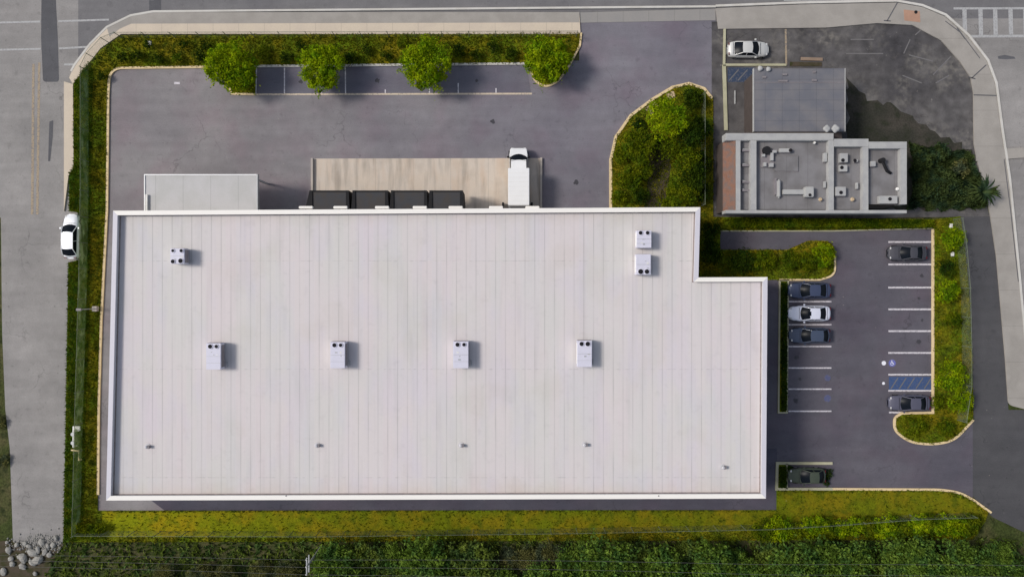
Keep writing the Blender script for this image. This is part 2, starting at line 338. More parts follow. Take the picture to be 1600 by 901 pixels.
# ------------------------------------------------------------ mesh helpers
class MB:
    def __init__(s): s.v = []; s.f = []; s.uv = None
    def add(s, vs_, fs):
        o = len(s.v); s.v += [tuple(v) for v in vs_]; s.f += [tuple(o + k for k in f) for f in fs]; return s
    def box(s, x0, x1, y0, y1, z0, z1):
        return s.add([(x0, y0, z0), (x1, y0, z0), (x1, y1, z0), (x0, y1, z0), (x0, y0, z1), (x1, y0, z1), (x1, y1, z1), (x0, y1, z1)],
                     [(0, 3, 2, 1), (4, 5, 6, 7), (0, 1, 5, 4), (1, 2, 6, 5), (2, 3, 7, 6), (3, 0, 4, 7)])
    def prism(s, pts, z0, z1):
        if area(pts) < 0: pts = pts[::-1]
        n = len(pts)
        return s.add([(x, y, z0) for x, y in pts] + [(x, y, z1) for x, y in pts],
                     [tuple(range(n))[::-1], tuple(range(n, 2 * n))] + [(k, (k + 1) % n, n + (k + 1) % n, n + k) for k in range(n)])
    def sheet(s, pts, z):
        if area(pts) < 0: pts = pts[::-1]
        return s.add([(x, y, z) for x, y in pts], [tuple(range(len(pts)))])
    def cyl(s, x, y, z0, z1, r, n=12, r2=None):
        r2 = r if r2 is None else r2
        a = [2 * math.pi * k / n for k in range(n)]
        return s.add([(x + r * math.cos(t), y + r * math.sin(t), z0) for t in a] + [(x + r2 * math.cos(t), y + r2 * math.sin(t), z1) for t in a],
                     [tuple(range(n))[::-1], tuple(range(n, 2 * n))] + [(k, (k + 1) % n, n + (k + 1) % n, n + k) for k in range(n)])
    def tube(s, pts, r, n=6, r2=None):
        pts = [Vector(p) for p in pts]; rings = []
        for k, p in enumerate(pts):
            d = (pts[min(k + 1, len(pts) - 1)] - pts[max(k - 1, 0)]).normalized()
            up = Vector((0, 0, 1)) if abs(d.z) < 0.95 else Vector((1, 0, 0))
            a = d.cross(up).normalized(); b = d.cross(a)
            rr = r if r2 is None else r + (r2 - r) * k / (len(pts) - 1)
            rings.append([p + a * rr * math.cos(2 * math.pi * q / n) + b * rr * math.sin(2 * math.pi * q / n) for q in range(n)])
        vs_ = [v for R in rings for v in R]; fs = []
        for k in range(len(pts) - 1):
            for q in range(n): fs.append((k * n + q, k * n + (q + 1) % n, (k + 1) * n + (q + 1) % n, (k + 1) * n + q))
        fs.append(tuple(range(n))[::-1]); fs.append(tuple((len(pts) - 1) * n + q for q in range(n)))
        return s.add(vs_, fs)
    def mesh(s, name, m, smooth=False):
        me = bpy.data.meshes.new(name); me.from_pydata(s.v, [], s.f); me.update()
        if m: me.materials.append(m)
        if smooth: me.polygons.foreach_set('use_smooth', [True] * len(me.polygons))
        return me
    def build(s, name, m, parent=None, smooth=False, bevel=0):
        o = bpy.data.objects.new(name, s.mesh(name, m, smooth)); C.objects.link(o)
        if not smooth or bevel:
            bm = bmesh.new(); bm.from_mesh(o.data); bmesh.ops.recalc_face_normals(bm, faces=bm.faces)
            if bevel:
                bmesh.ops.bevel(bm, geom=[e for e in bm.edges if len(e.link_faces) == 2 and e.calc_face_angle(0) > 0.5], offset=bevel, segments=2, affect='EDGES')
            bm.to_mesh(o.data); bm.free()
        if parent is not None: o.parent = parent
        return o
def area(p): return sum(p[k][0] * p[(k + 1) % len(p)][1] - p[(k + 1) % len(p)][0] * p[k][1] for k in range(len(p))) / 2
def fil(pts, closed=True, z=0.0):
    """pixel points (x, y[, fillet radius]) -> world points with rounded corners"""
    out = []; n = len(pts)
    for k, p in enumerate(pts):
        r = p[2] if len(p) > 2 else 0
        if not r or (not closed and k in (0, n - 1)): out.append(P(p[0], p[1], z)); continue
        a = Vector(pts[k - 1][:2]); b = Vector(p[:2]); c = Vector(pts[(k + 1) % n][:2])
        u = (a - b); v = (c - b); d = min(r, u.length * 0.49, v.length * 0.49)
        s_, e = b + u.normalized() * d, b + v.normalized() * d
        for q in range(9):
            t = q / 8; w_ = s_ * (1 - t) ** 2 + b * 2 * t * (1 - t) + e * t * t
            out.append(P(w_.x, w_.y, z))
    return out
def rough(pts, amp=.5, step=1.2, seed=1):
    rnd = random.Random(seed); out = []
    for a, c in zip(pts, pts[1:] + pts[:1]):
        a = Vector(a); c = Vector(c); n = max(1, int((c - a).length / step))
        for q in range(n):
            p = a.lerp(c, q / n); out.append((p.x + rnd.uniform(-amp, amp), p.y + rnd.uniform(-amp, amp)))
    return out
def offset(pts, d, closed=True):
    n = len(pts); out = []
    for k in range(n):
        p = Vector(pts[k])
        a = Vector(pts[k - 1]) if (closed or k > 0) else None
        b = Vector(pts[(k + 1) % n]) if (closed or k < n - 1) else None
        n1 = n2 = None
        if a is not None: e = (p - a).normalized(); n1 = Vector((-e.y, e.x))
        if b is not None: e = (b - p).normalized(); n2 = Vector((-e.y, e.x))
        if n1 is None: m_ = n2
        elif n2 is None: m_ = n1
        else:
            m_ = (n1 + n2); m_ = m_.normalized() if m_.length > 1e-6 else n1
            m_ = m_ / max(0.4, m_.dot(n1))
        out.append(tuple(p + m_ * d))
    return out
def ribbon(pts, wd, z0, z1, closed=False):
    wd = wd * 1.3 if wd < .26 and z1 < .2 else wd
    L_, R_ = offset(pts, wd / 2, closed), offset(pts, -wd / 2, closed)
    b = MB(); n = len(pts); vs_ = []
    for k in range(n): vs_ += [(*L_[k], z0), (*R_[k], z0), (*R_[k], z1), (*L_[k], z1)]
    fs = []
    for k in range(n if closed else n - 1):
        a, c = 4 * k, 4 * ((k + 1) % n)
        for q in range(4): fs.append((a + q, a + (q + 1) % 4, c + (q + 1) % 4, c + q))
    if not closed: fs += [(0, 1, 2, 3), (4 * n - 4, 4 * n - 1, 4 * n - 2, 4 * n - 3)]
    return b.add(vs_, fs)
def tag(o, label=None, cat=None, group=None, kind=None):
    if label: o['label'] = label
    if cat: o['category'] = cat
    if group: o['group'] = group
    if kind: o['kind'] = kind
    return o
def empty(name, loc, rz=0, label=None, cat=None, group=None):
    o = bpy.data.objects.new(name, None); C.objects.link(o); o.location = loc; o.rotation_euler = (0, 0, rz)
    o.empty_display_size = 0.3
    return tag(o, label, cat, group)
KIDS = {}
def copy_tree(o, parent=None):
    c = o.copy(); C.objects.link(c); c.parent = parent
    for ch in list(o.children): copy_tree(ch, c)
    return c
def struct(name, mb, m, label, cat='ground'):
    o = mb.build(name, m); return tag(o, label, cat, kind='structure')
def inpoly(x, y, pts):
    c = False; n = len(pts); j = n - 1
    for i in range(n):
        xi, yi = pts[i]; xj, yj = pts[j]
        if (yi > y) != (yj > y) and x < (xj - xi) * (y - yi) / (yj - yi) + xi: c = not c
        j = i
    return c

# ============================================================ SETTING
struct('ground', MB().sheet([(-2500, -2500), (2500, -2500), (2500, 2500), (-2500, 2500)], -0.06), M['wild'], 'rough dull green ground spreading past the plots')
# --- roads
struct('west_road', MB().sheet(fil([(-900, -3000), (122, -3000), (122, 20), (190, 45), (150, 90), (126, 130), (122, 420), (106, 430), (100, 845), (94, 850), (70, 850), (20, 846), (15, 700), (8, 640), (3, 520), (1, 340), (-900, 340)]), -0.030), M['roadp'],
       'pale grey street running down the left side', 'road')
struct('north_road', MB().sheet(fil([(122, -900), (3500, -900), (3500, 400), (1600, 400), (1560, 200), (1490, 100), (1440, 60), (1400, 26), (905, 40), (215, 40), (165, 62), (130, 110), (122, 90)]), -0.026), M['road'],
       'grey asphalt street along the top edge', 'road')
struct('east_road', MB().sheet(fil([(1482, 29), (3500, 29), (3500, 700), (1612, 700), (1604, 560), (1590, 430), (1576, 300), (1566, 200), (1553, 130), (1530, 80), (1500, 45)]), -0.022), M['roadp'],
       'worn light grey street at the right edge beyond the pavement', 'road')
struct('access_road', MB().sheet(fil([(1502, 333), (1546, 333), (1556, 400), (1570, 560), (1576, 640), (1640, 640), (3500, 640), (3500, 880), (1640, 850), (1590, 826), (1552, 808), (1540, 797), (1516, 770), (1516, 640), (1500, 480)]), -0.018),
       M['eroad'], 'dark charcoal access road right of the plot', 'road')
# --- yards
struct('loading_yard', MB().sheet(fil([(150, 95), (905, 95), (905, 30), (1118, 30), (1118, 440), (1000, 440), (150, 440)]), -0.010), M['yard'],
       'mauve grey asphalt loading yard above the warehouse', 'yard')
struct('car_park', MB().sheet(fil([(1060, 352), (1470, 352), (1470, 640), (1520, 640), (1520, 790), (1060, 790)]), -0.006), M['lot'],
       'dark asphalt car park right of the warehouse', 'car park')
struct('service_lane', MB().sheet(fil([(148, 318), (210, 318), (210, 700), (1214, 700), (1214, 805), (150, 805)]), -0.003), M['yard'],
       'narrow asphalt lane round the left and bottom of the warehouse', 'lane')
struct('painted_lane_shade', MB().sheet(fil([(225, 700), (1214, 700), (1214, 805), (268, 805), (232, 778)]), 0.001), M['lane'],  # warehouse corner shade painted as a darker sheet on the lane
       'dark painted shade on the lane along the bottom wall of the warehouse', 'lane')
struct('driveway', MB().sheet(fil([(1112, 34), (1134, 34), (1134, 340), (1112, 340)]), -0.001), M['nlot'],
       'narrow dark driveway between the two plots', 'driveway')
struct('neighbour_yard', MB().sheet(fil([(1130, 40), (1370, 36), (1425, 38), (1474, 64), (1504, 100), (1521, 128), (1524, 240), (1546, 338), (1130, 344)]), 0.003), M['nlot'],
       'stained dark asphalt yard of the neighbouring plot', 'yard')
struct('bare_soil', MB().sheet(rough(fil([(1326, 125), (1350, 150), (1395, 165), (1440, 190), (1480, 215), (1516, 236), (1538, 325), (1326, 330)]), .4, .7), 0.008), M['soil'],
       'dark bare soil beside the small grey roofed building', 'soil')
# bay surface in the top row
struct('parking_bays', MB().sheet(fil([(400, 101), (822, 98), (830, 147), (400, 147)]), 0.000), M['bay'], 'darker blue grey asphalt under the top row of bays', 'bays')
struct('garden_path', MB().sheet(fil([(1122, 361), (1270, 361), (1270, 390), (1122, 390)]), 0.006), M['lot'], 'asphalt strip between two hedged beds', 'path')
# dark repair patches on the streets (kept as one marking-like object each)
def patch(name, pts, z, m, label, cat='road patch'): return struct(name, MB().sheet(fil(pts), z), m, label, cat)
patch('repair_patch', [(65, -60), (84, -60), (90, 60), (92, 128, 5), (67, 128, 5), (64, 60)], -0.020, M['patch'], 'long dark repair patch crossing the left street')
patch('repair_patch', [(232, -60), (250, -60), (252, 24), (233, 24)], -0.018, M['patch'], 'short dark repair patch in the top street')
patch('repair_patch', [(1523, 236), (1640, 228), (1640, 244), (1524, 252)], 0.139, M['walk2'], 'grey patched strip across the right pavement')
patch('tyre_mark', [(77, 190), (83, 188), (82, 215), (78, 252), (75, 252), (76, 215)], -0.020, M['patch'], 'dark tyre mark on the left street', 'tyre mark')
patch('tyre_mark', [(1559, 88), (1570, 86), (1585, 89), (1587, 92), (1572, 93), (1560, 92)], -0.014, M['patch'], 'dark scribbled tyre mark on the street by the crossing', 'tyre mark')
# --- pavements
def walk(name, pts, m, label, z=0.13):
    return struct(name, MB().prism(fil(pts), -0.05, z), m, label, 'pavement')
struct('dimmed_pavement_strip', MB().prism(fil([(905, 20), (905, 36), (206, 38), (188, 46), (172, 58), (168, 44), (205, 26), (240, 20)]), -0.05, 0.134), M['walk2'], 'dimmed grey outer part of the top pavement beside the street', 'pavement')  # outer half of the same pavement, dimming painted in as grey
walk('north_pavement', [(905, 20), (907, 54), (190, 54), (158, 76), (127, 116), (115, 132), (109, 122), (118, 102), (142, 70), (168, 44), (205, 26), (240, 20)], M['walk'], 'cream concrete pavement along the top verge')
walk('west_pavement', [(101, 128), (115, 132), (116, 262), (108, 275), (101, 330)], M['walk'], 'narrow cream pavement beside the left street')
struct('driveway_apron', MB().prism(fil([(905, 20), (1118, 14), (1118, 32), (905, 36)]), -0.05, 0.02), M['walk3'], 'pale concrete crossover at the yard entrance', 'driveway')
walk('corner_pavement', [(1118, 14), (1250, 8), (1400, 5), (1440, 12), (1475, 27), (1510, 58), (1540, 96), (1553, 130), (1562, 200), (1574, 280), (1590, 430), (1602, 560), (1606, 640), (1590, 636, 8), (1575, 632, 8),
      (1570, 560), (1556, 400), (1546, 333), (1540, 300), (1526, 252), (1521, 225), (1520, 145), (1516, 122), (1500, 98), (1470, 64), (1425, 40), (1370, 37), (1290, 44), (1122, 46)], M['walk2'],
     'wide grey pavement bending round the top right corner')
struct('tactile_pad', MB().prism(fil([(1411, 16), (1436, 19), (1437, 36), (1412, 33)]), 0.12, 0.142), M['orange'], 'faded orange tactile pad on the corner pavement', 'paving')
struct('manhole_cover', MB().cyl(*P(1430, 20), 0.13, 0.15, 0.2, 16), M['black'], 'small round black cover on the orange pad', 'cover')
# --- verges (raised beds)
V1 = fil([(908, 52), (906, 72), (890, 102), (872, 128, 10), (853, 137, 12), (836, 128, 10), (826, 101), (399, 104), (399, 147), (364, 147), (346, 105), (172, 107, 34), (170, 150), (167, 327), (158, 500), (154, 640), (153, 797),
          (1213, 796), (1213, 764), (1472, 764, 20), (1500, 769, 10), (1520, 780), (1544, 799), (1538, 815), (1518, 842), (100, 846), (108, 410), (124, 406), (124, 332), (109, 330), (109, 270), (116, 262), (116, 130), (124, 118), (158, 78), (190, 56)])
V2 = fil([(954, 440), (954, 250), (962, 214), (985, 181), (1020, 155), (1050, 137), (1076, 131), (1100, 139), (1114, 156), (1114, 339), (1300, 341), (1457, 343), (1500, 338), (1506, 380), (1513, 450), (1518, 560), (1520, 655),
          (1490, 688, 20), (1455, 694, 15), (1420, 690, 15), (1397, 672, 12), (1397, 648, 14), (1457, 645), (1457, 358), (1125, 361), (1125, 390), (1230, 390), (1262, 376), (1304, 376, 26), (1304, 436, 26), (1218, 437), (1060, 437), (1060, 440)])
struct('verge', MB().prism(V1, -0.05, 0.10), M['grass'], 'green and brown grass verge wrapping the left top and bottom of the plot', 'verge')
struct('planting_bed', MB().prism(V2, -0.045, 0.105), M['grass'], 'green planting beds round the entrance island and the car park', 'verge')
WS = fil([(108, 410), (124, 406), (124, 332), (109, 330), (109, 270), (116, 262), (117, 130), (140, 96), (146, 110), (143, 300), (140, 500), (135, 650), (131, 800), (128, 842), (100, 846)])
struct('west_strip', MB().sheet(WS, 0.104), M['grassL'], 'brighter green grass strip outside the left fence', 'verge')
SS = fil([(160, 799), (1213, 798), (1215, 768), (1470, 768), (1518, 783), (1530, 804), (1200, 822), (900, 829), (500, 836), (160, 838)])
struct('south_strip', MB().sheet(SS, 0.104), M['grassS'], 'yellowish mown grass strip below the warehouse', 'verge')
struct('bare_dirt', MB().sheet(fil([(1020, 215), (1045, 222), (1048, 260), (1042, 300), (1038, 326), (1006, 326), (1012, 280), (1014, 240)]), 0.112), M['dirt'], 'brown bare dirt in the middle of the entrance island', 'dirt')
for pts, lb in (([(1040, 148), (1052, 142), (1056, 152), (1046, 156)], 'sandy patch nearest the tip of the entrance island'), ([(1006, 170), (1026, 158), (1030, 166), (1018, 180)], 'sandy patch on the curved edge of the entrance island')):
    struct('sand_patch', MB().sheet(fil(pts), 0.113), M['sand'], lb, 'sand')

# --- kerbs
def kerb(pts, m='kerb', wd=0.17, label='', z1=0.15, closed=False):
    return struct('kerb', ribbon(fil(pts, closed), wd, -0.03, z1, closed), M[m], label, 'kerb')
kerb([(154, 772), (155, 640), (159, 500), (168, 327), (170, 150), (172, 107, 34), (344, 105)], label='long cream kerb along the left verge and yard corner', wd=0.2)
kerb([(344, 105), (363, 147), (399, 148)], 'kerb', label='short angled cream kerb under the leftmost tree of the top row')
kerb([(399, 104), (826, 100)], 'kerbwhite', label='straight white kerb at the head of the top bays', wd=0.2)
kerb([(826, 102), (836, 128, 10), (853, 137, 12), (872, 128, 10), (890, 102), (906, 72), (908, 52)], label='hooked cream kerb round the rightmost tree of the top row')
kerb([(954, 328), (954, 250), (962, 214), (985, 181), (1020, 155), (1050, 137), (1076, 131), (1100, 139), (1112, 154)], label='sweeping cream kerb round the entrance island', wd=0.24)
kerb([(1217, 437), (1280, 437), (1304, 430, 14), (1304, 400)], label='rounded kerb end above the three parked cars')
kerb([(1218, 438), (1216, 644), (1229, 644), (1231, 438), (1218, 438)], 'kerbgreen', label='narrow kerb frame round the thin hedge bed', wd=0.13)
kerb([(1457, 358), (1457, 644), (1408, 645), (1397, 652, 8), (1397, 672, 12), (1420, 690, 15), (1455, 694, 15), (1490, 688, 20), (1520, 655)], label='cream kerb down the right bays and round their bottom island', wd=0.2)
kerb([(1300, 763), (1472, 764, 20), (1500, 769, 10), (1520, 780), (1548, 800)], label='cream kerb along the bottom of the car park', wd=0.2)
kerb([(1300, 723), (1214, 723), (1213, 763), (1300, 763)], 'kerbgreen', label='pale green kerb round the lone bottom bay', wd=0.3)
kerb([(1229, 723), (1229, 763)], 'kerbgreen', label='short kerb behind the olive car', wd=0.15)
kerb([(112, 112), (118, 101), (142, 69), (168, 43), (205, 25), (240, 18.8), (1118, 11)], 'kerbwhite', label='pale kerb line along the top street', wd=0.18)
kerb([(1118, 10), (1250, 5), (1400, 2), (1440, 9), (1477, 24), (1513, 56), (1543, 95), (1556, 130), (1565, 200), (1577, 280), (1592, 430), (1604, 560)], 'kerbwhite', label='pale kerb bending round the right corner', wd=0.2)
kerb([(1132, 46), (1131, 102), (1228, 102)], 'kerbgreen', label='mossy kerb behind the white car of the neighbouring yard', wd=0.2)
kerb([(1131, 102), (1134, 204)], 'kerbgreen', label='mossy kerb left of the blue striped bay', wd=0.4)
kerb([(1125, 361), (1300, 361), (1456, 357)], 'kerbgreen', label='low kerb under the top hedge of the car park', wd=0.10)

# --- painted markings (one object per set, structure)
def lines(name, segs, m, label, z, wd=0.14):
    b = MB()
    for s_ in segs:
        a, c = Vector(P(*s_[0])), Vector(P(*s_[1])); d = (c - a).normalized(); n = Vector((-d.y, d.x)) * (s_[2] if len(s_) > 2 else wd) / 2
        b.sheet([tuple(a + n), tuple(c + n), tuple(c - n), tuple(a - n)], z)
    return struct(name, b, M[m], label, 'road marking')
lines('bay_markings', [((1388, y), (1455, y)) for y in (378, 413, 449, 483, 517, 551, 585, 610)] + [((1389, 644), (1410, 644))], 'paint', 'white bay lines of the right row', 0.001, 0.2)
lines('bay_markings', [((1232, y), (1299, y)) for y in (471, 507, 541, 574.5, 607.5, 642)], 'paint', 'white bay lines of the left row by the parked cars', 0.001, 0.16)
lines('bay_markings', [((365, 147.8), (831, 146.5))], 'paintcream', 'long cream line closing the top bays', 0.005, 0.2)
lines('bay_markings', [((401, 104), (400, 147)), ((444.5, 106), (444.5, 146)), ((502, 106), (502, 146)), ((539.5, 103), (540, 147)), ((602, 140), (602, 147)), ((670, 103), (671, 147)), ((716, 130), (716, 147)), ((775, 138), (775, 147))], 'paint', 'white divider lines of the top bays', 0.0045, 0.13)
lines('striped_bay', [((1389, 599), (1455, 599), 1.6)], 'blue', 'blue ground of the striped access aisle in the right row', 0.000)
lines('bay_hatching', [((1392 + k * 13, 607), (1403 + k * 13, 590)) for k in range(5)], 'paintfade', 'pale diagonal stripes of the access aisle in the right row', 0.002, 0.13)
lines('striped_bay', [((1137, 117), (1180, 117), 1.7)], 'blue2', 'dull blue striped bay by the grey roofed building', 0.008)
lines('bay_hatching', [((1139 + k * 14, 126), (1154 + k * 14, 109)) for k in range(3)], 'paintfade', 'faint stripes over the dull blue bay', 0.012, 0.12)
lines('crossing_lines', [((-60, 37), (63, 34)), ((91, 33.5), (170, 31)), ((-60, 79.5), (64, 76.5)), ((92, 76), (144, 73)), ((100, 101), (125, 101))], 'paintfresh', 'thin white crossing lines over the left street', -0.012, 0.22)
lines('centre_lines', [((52, 100), (50, 335)), ((61, 98), (58, 335))], 'yellow', 'faded double yellow line on the left street', -0.022, 0.28)
lines('crosswalk', [((1490, 13.5), (1680, 13), 0.25), ((1512, 57), (1680, 56), 0.3)] + [((x, 15), (x + 1, 55), 0.5) for x in (1507, 1532, 1555, 1579, 1602, 1627)], 'paintfresh', 'white ladder crossing on the top right street', -0.012)
lines('edge_line', [((1225, 0.5), (1420, -1.5), 0.2), ((-60, -2), (240, -1), 0.2)], 'paintfresh', 'thin white lane line on the top street', -0.013)
lines('yard_lines', [((1422, 62), (1412, 84)), ((1420, 86), (1458, 96)), ((1486, 88), (1458, 117)), ((1329, 62), (1365, 62)), ((1322, 84), (1380, 84)), ((1410, 118), (1440, 130)), ((1462, 130), (1483, 118)), ((1430, 55), (1441, 45))], 'paintfade', 'faded old bay lines in the neighbouring yard', 0.009, 0.13)
lines('yellow_line', [((1227.5, 46), (1228.5, 103))], 'yellow', 'yellow line right of the white car in the neighbouring yard', 0.012, 0.22)
lines('pavement_lines', [((1402, 4), (1385, 34)), ((1540, 102), (1517, 123)), ((1556, 150), (1520, 149)), ((1380, 33), (1391, 34)), ((1512, 121), (1523, 124)), ((1494, 44), (1507, 62))], 'patch', 'dark lines across the corner pavement', 0.134, 0.13)  # thin dark lines laid on the corner pavement
lines('pavement_edge', [((1566, 235), (1578, 330)), ((1578, 330), (1590, 440)), ((1476, 34), (1500, 52)), ((1500, 52), (1530, 92))], 'patch', 'dark worn seam along the right pavement', 0.133, 0.10)
def disc(cx, cy, r, z, n=18): return [(P(cx, cy)[0] + r * math.cos(2 * math.pi * k / n), P(cx, cy)[1] + r * math.sin(2 * math.pi * k / n)) for k in range(n)]
struct('access_symbol_ground', MB().sheet(disc(1394, 567, 0.42, 0), 0.001), M['violet'], 'violet blue disc at the mouth of the right row bay', 'road marking')
wc = MB()                                                           # wheelchair figure painted on the disc
cx, cy = P(1394, 567)
def wl(a, b, wd=0.07):
    a = Vector((cx + a[0], cy + a[1])); b = Vector((cx + b[0], cy + b[1])); d = (b - a).normalized(); n = Vector((-d.y, d.x)) * wd / 2
    wc.sheet([tuple(a + n), tuple(b + n), tuple(b - n), tuple(a - n)], 0.003)
arc = [(-0.02 + 0.17 * math.cos(t), -0.07 + 0.17 * math.sin(t)) for t in [math.radians(110 + 27 * k) for k in range(9)]]
for a, b in zip(arc, arc[1:]): wl(a, b, 0.05)
wl((-0.04, 0.2), (-0.02, 0.0)); wl((-0.02, 0.0), (0.14, 0.0)); wl((0.14, 0.0), (0.2, -0.17)); wl((-0.03, 0.1), (0.1, 0.1), 0.05)
wc.sheet([(cx - 0.04 + 0.06 * math.cos(k), cy + 0.27 + 0.06 * math.sin(k)) for k in [math.pi * q / 4 for q in range(8)]], 0.003)
struct('access_symbol', wc, M['whitemark'], 'white wheelchair figure on the violet blue disc', 'road marking')
struct('white_dot', MB().sheet(disc(1381, 567, 0.26, 0), 0.002), M['whitemark'], 'larger white dot painted beside the violet blue disc', 'road marking')
struct('white_dot', MB().sheet(disc(1380.5, 598.5, 0.17, 0), 0.002), M['whitemark'], 'smaller white dot painted beside the blue striped aisle', 'road marking')
struct('blue_mark', MB().sheet(disc(1293, 622, 0.42, 0), 0.001), M['bluefade'], 'faded blue round mark in the bottom bay of the left row', 'road marking')
struct('blue_mark', MB().sheet(disc(1293, 590, 0.36, 0), 0.001), M['bluefade'], 'fainter blue round mark one bay above the bottom bay of the left row', 'road marking')
lines('yard_scrape', [((272, 130), (281, 130), 0.25)], 'paint', 'small pale scrape in the top left of the loading yard', 0.0, 0.2)

rnd = random.Random(77)
M['oil'] = mat('oil_stain', (0.055, 0.053, 0.062), 0.7, var=0.3, scale=3, fine=0.3)
for k, (px, py, lb) in enumerate(((1245, 558, 'first empty bay below the parked cars'), (1250, 592, 'second empty bay below the parked cars'), (1243, 626, 'bottom bay of the left row'), (1440, 431, 'bay below the charcoal car'), (1436, 466, 'third bay of the right row'), (1441, 500, 'fourth bay of the right row'), (1435, 534, 'fifth bay of the right row'), (470, 128, 'top bay between the first two trees'), (590, 126, 'top bay between the middle trees'), (745, 126, 'top bay left of the rightmost tree'), (770, 190, 'yard above the concrete apron'), (900, 285, 'yard right of the box truck'))):
    x, y = P(px, py); r_ = rnd.uniform(.16, .34)
    pts = [(x + r_ * rnd.uniform(.6, 1.2) * math.cos(a), y + r_ * rnd.uniform(.6, 1.2) * math.sin(a)) for a in [2 * math.pi * q / 11 for q in range(11)]]
    struct('oil_stain', MB().sheet(pts, 0.0035), M['oil'], 'dark oil stain in the ' + lb, 'stain')
# --- loading pad
struct('loading_pad', MB().prism(fil([(488, 248), (847, 247), (847, 360), (488, 360)]), -0.03, 0.012), M['pad'], 'stained beige concrete apron before the dock doors', 'loading pad')
o = MB().prism(fil([(487, 248), (490, 248), (490, 345), (487, 345)]), 0.0, 0.35).build('dock_side_wall', M['padwall']); tag(o, 'low beige wall at the left edge of the concrete apron', 'wall')
o = MB().prism(fil([(844, 247), (847, 247), (847, 345), (844, 345)]), 0.0, 0.28).build('dock_side_wall', M['padwall']); tag(o, 'low grey wall at the right edge of the apron beside the box truck', 'wall')

# ============================================================ WAREHOUSE
HT = 7.5
PB = [P(x, y, HT) for x, y in ((177, 329.5), (1094, 324), (1091, 433.5), (1199, 433), (1196.5, 778), (166, 781))]
PB = PB[::-1]                                                          # counter-clockwise
ins = lambda d: offset(PB, d)
bld = empty('warehouse', (0, 0, 0), 0, 'large warehouse with a pale seamed flat roof and white parapet', 'warehouse')
outer, inner = ins(0.06), ins(0.38)
b = MB(); n = len(PB)
b.add([(*p, -0.05) for p in outer] + [(*p, HT - 0.1) for p in outer], [(k, (k + 1) % n, n + (k + 1) % n, n + k) for k in range(n)])
b.build('wall', M['stucco'], bld)
b = MB(); b.add([(*p, 6.8) for p in inner] + [(*p, HT - 0.1) for p in inner], [(k, (k + 1) % n, n + (k + 1) % n, n + k) for k in range(n)])
b.build('parapet_lining', M['parapet'], bld)
MB().sheet(ins(0.3), 6.90).build('roof', M['roof'], bld)
# membrane upturn strips at the foot of the parapet
g0, g1 = ins(0.37), ins(0.50)
for k, m_ in ((3, 'grime'), (1, 'grime')): pass
b = MB()
for k in range(n):
    j = (k + 1) % n
    b.add([(*g0[k], 6.96), (*g0[j], 6.96), (*g1[j], 6.912), (*g1[k], 6.912)], [(0, 1, 2, 3)])
b.build('roof_edge_flashing', M['grime'], bld)
c0, c1 = ins(-0.02), ins(0.46)
for k in range(n):
    j = (k + 1) % n
    horizontal = abs(PB[j][0] - PB[k][0]) > abs(PB[j][1] - PB[k][1])
    MB().prism([c0[k], c0[j], c1[j], c1[k]], HT - 0.1, HT).build('coping', M['coping' if horizontal else 'copingG'], bld)
wallN = lambda px: P(px, 326.5, HT)[1]
for px in (478, 532, 597, 656, 712, 775, 832):
    x = P(px, 322, 7.3)[0]; y = wallN(px) + 0.05
    f = MB().box(x - 0.75, x + 0.75, y, y + 0.28, 7.0, 7.38).build('scupper', M['coping'], bld, bevel=0.05)
    MB().box(x - 0.07, x + 0.07, y - 0.02, y + 0.12, 0.1, 7.0).build('downpipe', M['whitew'], f)
# dock doors, pedestrian doors, windows
for px in (512, 578, 638, 697, 760, 811):
    x = P(px, 0, 3)[0]; y = wallN(px)
    d = MB().box(x - 1.3, x + 1.3, y - 0.02, y + 0.05, 0.0, 3.2).build('dock_door', M['door'], bld)
    MB().box(x - 0.5, x + 0.5, y + 0.05, y + 0.07, 1.9, 2.3).build('window', M['win'], d)
ye = P(1196, 0, HT)[0] - 0.06
for k in range(7):
    y = -3 - k * 3.2
    f = MB().box(ye - 0.03, ye + 0.06, y - 0.9, y + 0.9, 1.0, 3.4).build('window', M['white'], bld)
    MB().box(ye + 0.05, ye + 0.075, y - 0.82, y + 0.82, 1.08, 3.32).build('pane', M['win'], f)
y0 = P(0, 780, HT)[1] + 0.05
for k in range(5):
    x = -38 + k * 15
    MB().box(x - 0.5, x + 0.5, y0 - 0.09, y0 + 0.03, 0, 2.2).build('door', M['doorb'], bld)

# lean-to canopy
cz = 4.6
cx0, cyt = P(227, 274, cz); cx1 = P(401, 274, cz)[0]; cyb = wallN(300)
can = empty('loading_canopy', ((cx0 + cx1) / 2, cyt, 0), 0, 'pale flat canopy fixed to the wall left of the dock doors', 'canopy')
def rel(o, root): o.matrix_parent_inverse = Matrix.Translation(-root.location); return o
def under(mb, name, m, root, **k):
    o = mb.build(name, m, root, **k); o.matrix_parent_inverse = root.matrix_basis.inverted() if False else Matrix.LocRotScale(root.location, root.rotation_euler, root.scale).inverted(); return o
under(MB().box(cx0, cx1, cyb, cyt, cz - 0.25, cz), 'roof', M['canopy'], can)
under(MB().box(cx0, cx1, cyt, cyt + 0.12, cz - 0.4, cz + 0.08), 'fascia', M['white'], can)
under(MB().box(cx1, cx1 + 0.14, cyb, cyt + 0.12, cz - 0.4, cz + 0.10), 'gutter', M['steel'], can)
under(MB().box(cx0 - 0.1, cx0, cyb, cyt + 0.12, cz - 0.4, cz + 0.08), 'fascia', M['white'], can)
under(MB().box(cx0 + 0.15, cx0 + 0.35, cyb, cyb + 1.9, cz, cz + 0.25), 'downpipe', M['whitew'], can)
for x in (cx0 + 0.4, (cx0 + cx1) / 2, cx1 - 0.4):
    under(MB().box(x - 0.1, x + 0.1, cyt - 0.35, cyt - 0.15, 0, cz - 0.25), 'post', M['steel'], can)

